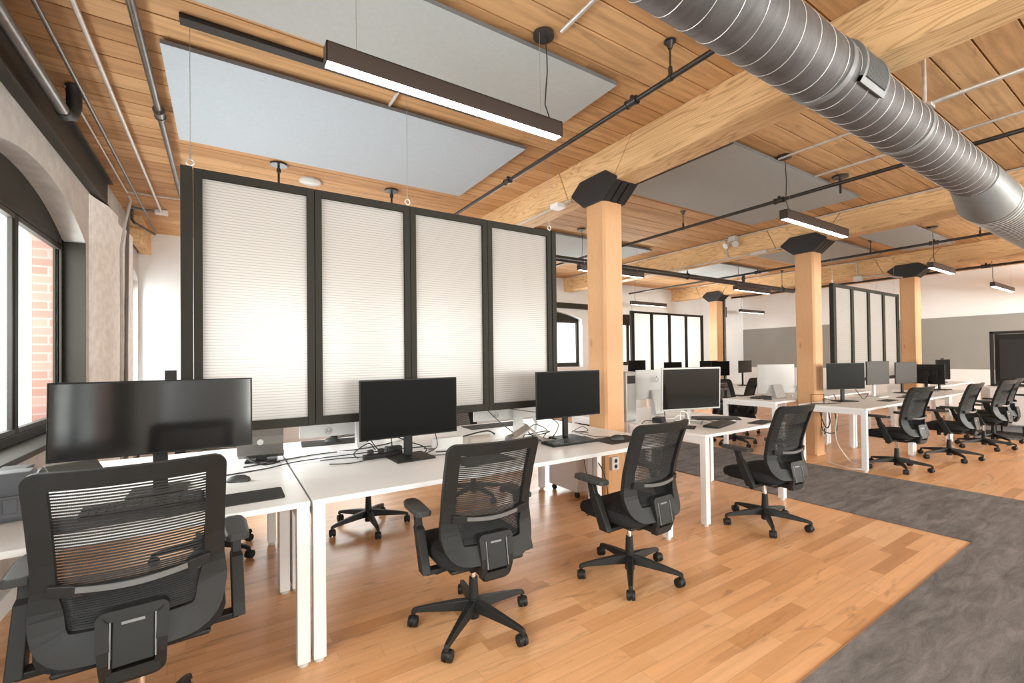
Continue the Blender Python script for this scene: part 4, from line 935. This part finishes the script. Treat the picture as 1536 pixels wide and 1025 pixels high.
# white laptop arms / stands seen against the all-in-ones
def bent(pts, r0, mat, label, name='cable', cat='cable', group=None, n=8):
    # smooth the polyline (Catmull-Rom)
    P = [Vector(p) for p in pts]; out = []
    for i in range(len(P)-1):
        a = P[max(i-1, 0)]; b = P[i]; c = P[i+1]; d = P[min(i+2, len(P)-1)]
        for j in range(6):
            t = j/6; out.append(0.5*((2*b)+(c-a)*t+(2*a-5*b+4*c-d)*t*t+(3*b-a-3*c+d)*t*t*t))
    out.append(P[-1]); c0_ = out[0].copy()
    o = MB().tube([p-c0_ for p in out], r0, n).build(name, mat, smooth=True); o.location = c0_
    return tag(o, label, cat, group)
z = TZ+0.004
bent([(-0.1, 3.02, z), (0.2, 3.08, z), (0.42, 3.16, z+0.005), (0.9, 3.2, z), (1.3, 3.16, z)], 0.0035, 'cable', 'long black cable along the desk seam, from the curved device to the right')
bent([(0.1, 3.2, z), (0.5, 3.34, z), (0.85, 3.36, z), (1.15, 3.5, z), (1.22, 3.6, z)], 0.0035, 'cable', 'black cable looping towards the first white computer back')
bent([(0.62, 3.4, z), (0.75, 3.3, z), (0.95, 3.3, z), (1.1, 3.42, z+0.01), (1.2, 3.55, z)], 0.004, 'white_cable', 'white cable in front of the first white computer back')
bent([(1.25, 2.98, z+0.14), (1.26, 2.96, z+0.03), (1.14, 2.9, z), (1.28, 2.82, z), (1.44, 2.88, z+0.01), (1.40, 3.0, z+0.02), (1.2, 2.98, z+0.01)], 0.0035, 'cable', 'black cable loop right of the middle monitor stand')
bent([(0.8, 3.0, z+0.14), (0.82, 2.98, z+0.10), (0.86, 2.98, z+0.05), (0.9, 3.0, z+0.05)], 0.0035, 'cable', 'short black cable dropping into the power strip')
bent([(0.96, 3.02, z+0.05), (0.95, 2.98, z+0.13), (1.05, 2.97, z+0.09), (1.13, 2.83, z+0.05), (1.0, 2.75, z)], 0.0035, 'cable', 'black cable hooked around the middle monitor stand')
bent([(2.10, 2.92, z), (2.05, 2.98, z+0.06), (2.15, 3.02, z+0.10), (2.24, 2.98, z+0.05), (2.16, 2.92, z), (2.3, 2.9, z)], 0.0035, 'cable', 'tangled black cable left of the monitor stand nearest the column')
bent([(2.02, 2.86, z), (2.2, 2.88, z), (2.36, 2.98, z+0.08), (2.30, 3.0, z+0.14)], 0.0035, 'cable', 'black cable rising behind the monitor nearest the column')
bent([(2.42, 2.88, z+0.03), (2.55, 2.9, z+0.06), (2.66, 2.95, z+0.01), (2.60, 3.0, z), (2.5, 2.96, z+0.02), (2.62, 2.9, z)], 0.003, 'cable', 'thin black cable loop left of the nearest column foot')
bent([(2.44, 2.86, z+0.03), (2.55, 2.74, z), (2.62, 2.66, z), (2.60, 2.56, z+0.01)], 0.0025, 'cable', 'thin mouse cable running to the mouse on its pad')
bent([(1.92, 3.5, 0.985), (1.95, 3.45, 0.95), (2.0, 3.3, 0.85), (2.08, 3.2, z)], 0.004, 'cable', 'black cable hanging from the last panel of the large screen')
bent([(2.04, 3.45, 0.98), (2.3, 3.4, 0.93), (2.5, 3.3, 0.90)], 0.003, 'cable', 'black cable sagging under the last panel of the large screen')
bent([(3.40, 3.0, z), (3.5, 3.02, z+0.02), (3.62, 2.9, z), (3.72, 2.98, z), (3.85, 3.1, z+0.08)], 0.004, 'cable', 'black cable between the nearest column and the silver framed monitor')
bent([(3.62, 2.72, z), (3.63, 2.74, z+0.10), (3.68, 2.76, z+0.12), (3.73, 2.74, z+0.10), (3.74, 2.72, z)], 0.006, 'white_cable', 'white arched cable behind the third chair top')
bent([(3.72, 2.86, z+0.02), (3.95, 2.70, z+0.01), (4.1, 2.66, z), (4.3, 2.6, z)], 0.004, 'white_cable', 'white cable under the silver framed monitor')
bent([(3.8, 2.64, z), (3.95, 2.7, z+0.02), (4.05, 2.62, z), (4.2, 2.62, z)], 0.003, 'cable', 'thin black cable under the silver framed monitor')
bent([(6.9, 2.9, z), (6.8, 2.86, z+0.05), (6.95, 2.78, z+0.03), (7.05, 2.84, z+0.1)], 0.005, 'cable', 'black cable tangle left of the first monitor of the far row')
bent([(7.5, 2.75, z+0.15), (7.62, 2.72, z+0.03), (7.8, 2.75, z), (8.0, 2.78, z+0.05)], 0.005, 'cable', 'black cable between the first two monitors of the far row')
bent([(2.80, 3.2, 0.70), (2.85, 3.15, 0.55), (2.88, 3.0, 0.38), (2.92, 2.98, 0.12), (2.86, 2.98, 0.02)], 0.005, 'cable', 'black cable hanging below the long desk beside the nearest column')
bent([(2.70, 3.1, 0.70), (2.72, 3.05, 0.4), (2.76, 3.05, 0.2), (2.82, 3.05, 0.03), (2.7, 3.02, 0.01)], 0.004, 'cable', 'black cable falling to the floor behind the third chair')
bent([(6.75, 2.9, 0.70), (6.72, 2.85, 0.55), (6.85, 2.85, 0.42), (6.95, 2.85, 0.5), (7.0, 2.9, 0.70)], 0.007, 'cable', 'thick black cable loop below the far desk, right of the middle column')
bent([(6.85, 2.9, 0.70), (6.8, 2.88, 0.4), (7.0, 2.8, 0.36), (7.1, 2.85, 0.6), (7.05, 2.9, 0.70)], 0.007, 'cable', 'second thick black cable loop below the far desk')
bent([(6.62, 2.75, 0.012), (6.5, 2.5, 0.008), (6.48, 2.4, 0.008), (6.6, 2.36, 0.01), (6.9, 2.6, 0.01), (6.75, 2.7, 0.3), (6.95, 2.75, 0.7)], 0.006, 'white_cable', 'pale cable curling on the floor at the end of the far desk row')
bent([(0.74, 3.05, z), (0.70, 2.98, z+0.05), (0.78, 2.94, z+0.11), (0.84, 3.0, z+0.05)], 0.0035, 'cable', 'black cable arching into the left end of the power strip')
bent([(0.55, 2.98, z), (0.68, 2.93, z), (0.82, 2.97, z+0.01), (0.70, 3.10, z), (0.52, 3.12, z)], 0.003, 'cable', 'thin dark cable lying left of the power strip')
bent([(1.18, 3.0, z+0.02), (1.32, 3.06, z), (1.46, 3.0, z), (1.38, 2.9, z), (1.24, 2.94, z)], 0.0035, 'cable', 'second black cable loop right of the middle monitor stand')
bent([(2.0, 2.98, z), (2.08, 3.06, z+0.02), (2.2, 3.08, z), (2.28, 3.0, z+0.03), (2.18, 2.95, z+0.05), (2.06, 3.0, z+0.03)], 0.004, 'cable', 'black coil of cable behind the left part of the third monitor')
bent([(1.55, 3.3, z), (1.7, 3.36, z+0.01), (1.85, 3.3, z+0.04), (1.95, 3.34, z)], 0.006, 'cable', 'thick black cable on the rear desk right of the beige cylinder')
bent([(3.56, 3.05, z), (3.7, 3.1, z+0.03), (3.9, 3.04, z), (4.05, 3.08, z+0.02), (4.2, 3.0, z)], 0.004, 'white_cable', 'white cable behind the silver framed monitor')
bent([(0.30, 3.25, z), (0.22, 3.2, z), (0.15, 3.24, z+0.02), (0.12, 3.3, z+0.04)], 0.005, 'cable', 'short black cable at the foot of the curved device')
bent([(7.5, 3.6, z), (7.55, 3.55, z+0.1), (7.45, 3.5, z+0.16), (7.4, 3.45, z+0.16)], 0.012, 'white_plastic', 'white adjustable arm beside the middle column', 'monitor_arm', 'monitor arm')
bent([(1.24, 3.6, z), (1.22, 3.5, z+0.06), (1.17, 3.48, z+0.16)], 0.014, 'white_plastic', 'white arm beside the first white computer back', 'monitor_arm', 'monitor arm')
bent([(2.62, 3.66, z), (2.52, 3.55, z+0.05), (2.42, 3.5, z+0.16)], 0.014, 'white_plastic', 'white arm beside the second white computer back', 'monitor_arm', 'monitor arm')
# socket on the near column, power unit on the middle column
def socket(x, y, zc, label):
    r = empty('socket_box', (x, y, zc), 0, label, 'socket'); MB().box(-0.045, 0.045, -0.03, 0, -0.06, 0.06).build('box', 'galv', r, bevel=0.004)
    MB().cyl((0, -0.031, 0.025), (0, -0.034, 0.025), 0.018, n=16).cyl((0, -0.031, -0.025), (0, -0.034, -0.025), 0.018, n=16).build('outlet', 'black_plastic', r)
socket(3.03, 3.018, 0.43, 'metal socket box low on the nearest column, behind the third chair')
socket(7.12, 3.018, 0.33, 'pale socket box low on the middle column')
# bracket shelf on far desk
tag(MB().tube([(6.50, 2.88, TZ), (6.50, 2.88, TZ+0.13), (6.62, 2.78, TZ+0.13), (6.62, 2.78, TZ)], 0.006, 6).tube([(6.50, 2.88, TZ+0.006), (6.62, 2.78, TZ+0.006), (6.9, 2.7, TZ+0.006)], 0.006, 6).build('wire_stand', 'cable'), 'small black wire stand at the near end of the far desk row', 'stand')
# pc tower right of the column
r = empty('computer_tower', (3.50, 3.28, TZ), D(0), 'grey computer tower standing just right of the nearest column', 'computer')
MB().box(-0.12, 0.03, -0.10, 0.18, 0, 0.50).build('case', 'silver', r, bevel=0.015); MB().box(-0.10, 0.01, -0.104, -0.098, 0.38, 0.46).build('drive_bay', 'screen_grey', r)
o = MB().box(-0.07, 0.07, -0.05, 0.05, 0, 0.05).build('docking_station', 'black_plastic', bevel=0.01); o.location = (3.62, 2.98, TZ); o.rotation_euler = (0, 0, D(25)); tag(o, 'black docking box between the column and the silver framed monitor', 'dock')
# mobile pedestal
r = empty('pedestal', (3.245, 3.29, 0), 0, 'white mobile drawer pedestal behind the nearest column foot', 'drawer unit')
MB().box(-0.30, 0.12, 0.15, 0.60, 0.065, 0.56).build('carcass', 'white_metal', r, bevel=0.008)
for i in range(3): MB().box(-0.29, 0.11, 0.600, 0.612, 0.08+i*0.16, 0.225+i*0.16).build('drawer', 'white_metal', r, bevel=0.003)
for a in (-0.26, 0.08):
    for c in (0.19, 0.56): MB().cyl((a-0.012, c, 0.028), (a+0.012, c, 0.028), 0.028, n=16).box(a-0.008, a+0.008, c-0.01, c+0.01, 0.03, 0.066).build('caster', 'black_plastic', r, smooth=True)

# window side, bottom left
r = empty('desk_organizer', (-0.75, 2.70, TZ), D(8), 'blue-grey plastic organizer on the bottom left desk, left of the nearest chair', 'organizer')
MB().sections([[(-0.05, -0.03, 0), (0.06, -0.03, 0), (0.06, 0.07, 0), (-0.05, 0.07, 0)], [(-0.065, -0.035, 0.20), (0.075, -0.035, 0.20), (0.075, 0.08, 0.20), (-0.065, 0.08, 0.20)]]).build('tub', 'bluegrey', r, bevel=0.012)
MB().box(-0.05, 0.05, -0.05, -0.034, 0.02, 0.11).box(-0.012, 0.03, -0.056, -0.049, 0.04, 0.10).build('pocket', 'bluegrey', r, bevel=0.006)
o = MB().box(-0.09, 0.05, -0.16, 0.12, 0, 0.10).build('storage_box', 'black_plastic', bevel=0.004); o.location = (-0.93, 3.40, TZ); tag(o, 'dark box below the window sill behind the organizer', 'box')
o = MB().prism([(-0.16, 0.0), (0.16, 0.0), (0.16, 0.015), (0.02, 0.10), (0.0, 0.10), (-0.16, 0.012)], 0, -0.10, 0.12).build('laptop_stand', 'steel_dark', bevel=0.003); o.location = (-0.72, 3.42, TZ); o.rotation_euler = (0, 0, D(30)); tag(o, 'dark folded laptop stand at the window behind the ultrawide monitor', 'stand')
o = MB().cyl((0, 0, 0), (0, 0, 0.09), 0.036, 0.04, 20).build('cup', 'white_plastic', smooth=True); o.location = (-0.84, 3.02, TZ); tag(o, 'white cup beside the window behind the organizer', 'cup')
o = MB().box(-0.06, 0.08, -0.02, 0.02, 0, 0.17).build('small_speaker', 'cable', bevel=0.004); o.location = (-0.66, 8.2, 1.12); tag(o, 'small black box on the back wall ledge left of the large screen', 'box')
tag(MB().box(-1.0, -0.3, 8.15, 8.48, 0, 1.12).build('low_cupboard', 'white_metal', bevel=0.004), 'white cupboard below the small black box at the back wall', 'cupboard')

# right end: cabinet, rack, cardboard, bottle
r = empty('storage_cabinet', (11.15, 1.55, 0.009), 0, 'white cabinet on thin dark legs at the right edge', 'cabinet')
MB().box(0, 0.5, -0.55, 0.60, 0.17, 0.80).build('body', 'white_metal', r, bevel=0.02)
MB().box(-0.012, 0, -0.52, 0.02, 0.19, 0.78).build('door', 'white_metal', r, bevel=0.004); MB().box(-0.012, 0, 0.03, 0.57, 0.19, 0.78).build('door', 'white_metal', r, bevel=0.004)
MB().box(-0.02, -0.012, 0.12, 0.40, 0.68, 0.71).build('handle', 'black_plastic', r)
for a, c in ((0.05, -0.5), (0.05, 0.52), (0.45, -0.5), (0.45, 0.52), (0.05, 0.2)): MB().cyl((a, c, 0), (a, c, 0.17), 0.010, 0.014, 10).build('leg', 'black_plastic', r)
r = empty('server_rack', (11.95, 1.6, 0.80), 0, 'black open equipment rack with cables, at the far right edge', 'rack')
m = MB()
for a in (-0.6, 0.64): m.box(0, 0.05, a-0.025, a+0.025, 0, 1.0); m.box(0.35, 0.40, a-0.025, a+0.025, 0, 1.0)
m.box(0, 0.40, -0.62, 0.66, 0.96, 1.0); m.box(0, 0.40, -0.62, 0.66, 0, 0.03)
m.build('rack_frame', 'cable', r, bevel=0.004)
MB().box(0.2, 0.23, -0.58, 0.62, 0.05, 0.95).build('back_panel', 'screen_grey', r)
MB().box(0.06, 0.08, 0.20, 0.55, 0.12, 0.85).build('door_panel', 'cable', r, bevel=0.003)
m = MB(); random.seed(3)
for i in range(9):
    y0 = -0.05+random.uniform(-0.12, 0.12); m.tube([(0.09+0.02*(i % 3), y0+random.uniform(-0.06, 0.06), zz*0.1+0.1) for zz in range(8)], 0.012, 6)
m.build('cable_bundle', 'black_plastic', r)
MB().cyl((0.05, -0.02, 0.42), (0.05, -0.02, 0.62), 0.03, n=12).build('grey_connector', 'silver', r)
tag(MB().box(11.72, 12.5, 0.9, 2.35, 0.0, 0.795).build('equipment_bench', 'white_metal', bevel=0.005), 'white bench carrying the black rack behind the cabinet', 'bench')
tag(MB().box(11.2, 11.75, 2.45, 2.75, 0.0, 0.26).build('cardboard_box', 'card', bevel=0.004), 'brown cardboard box on the floor left of the white cabinet', 'box')
r = empty('water_jug', (12.0, 3.2, TZ), 0, 'white jug on the long desk under the grey wall', 'jug')
MB().cyl((0, 0, 0), (0, 0, 0.20), 0.075, 0.07, 24).cyl((0, 0, 0.20), (0, 0, 0.24), 0.07, 0.045, 24).build('body', 'white_plastic', r, smooth=True); MB().cyl((0, 0, 0.24), (0, 0, 0.265), 0.045, n=20).build('lid', 'satin_trim', r)
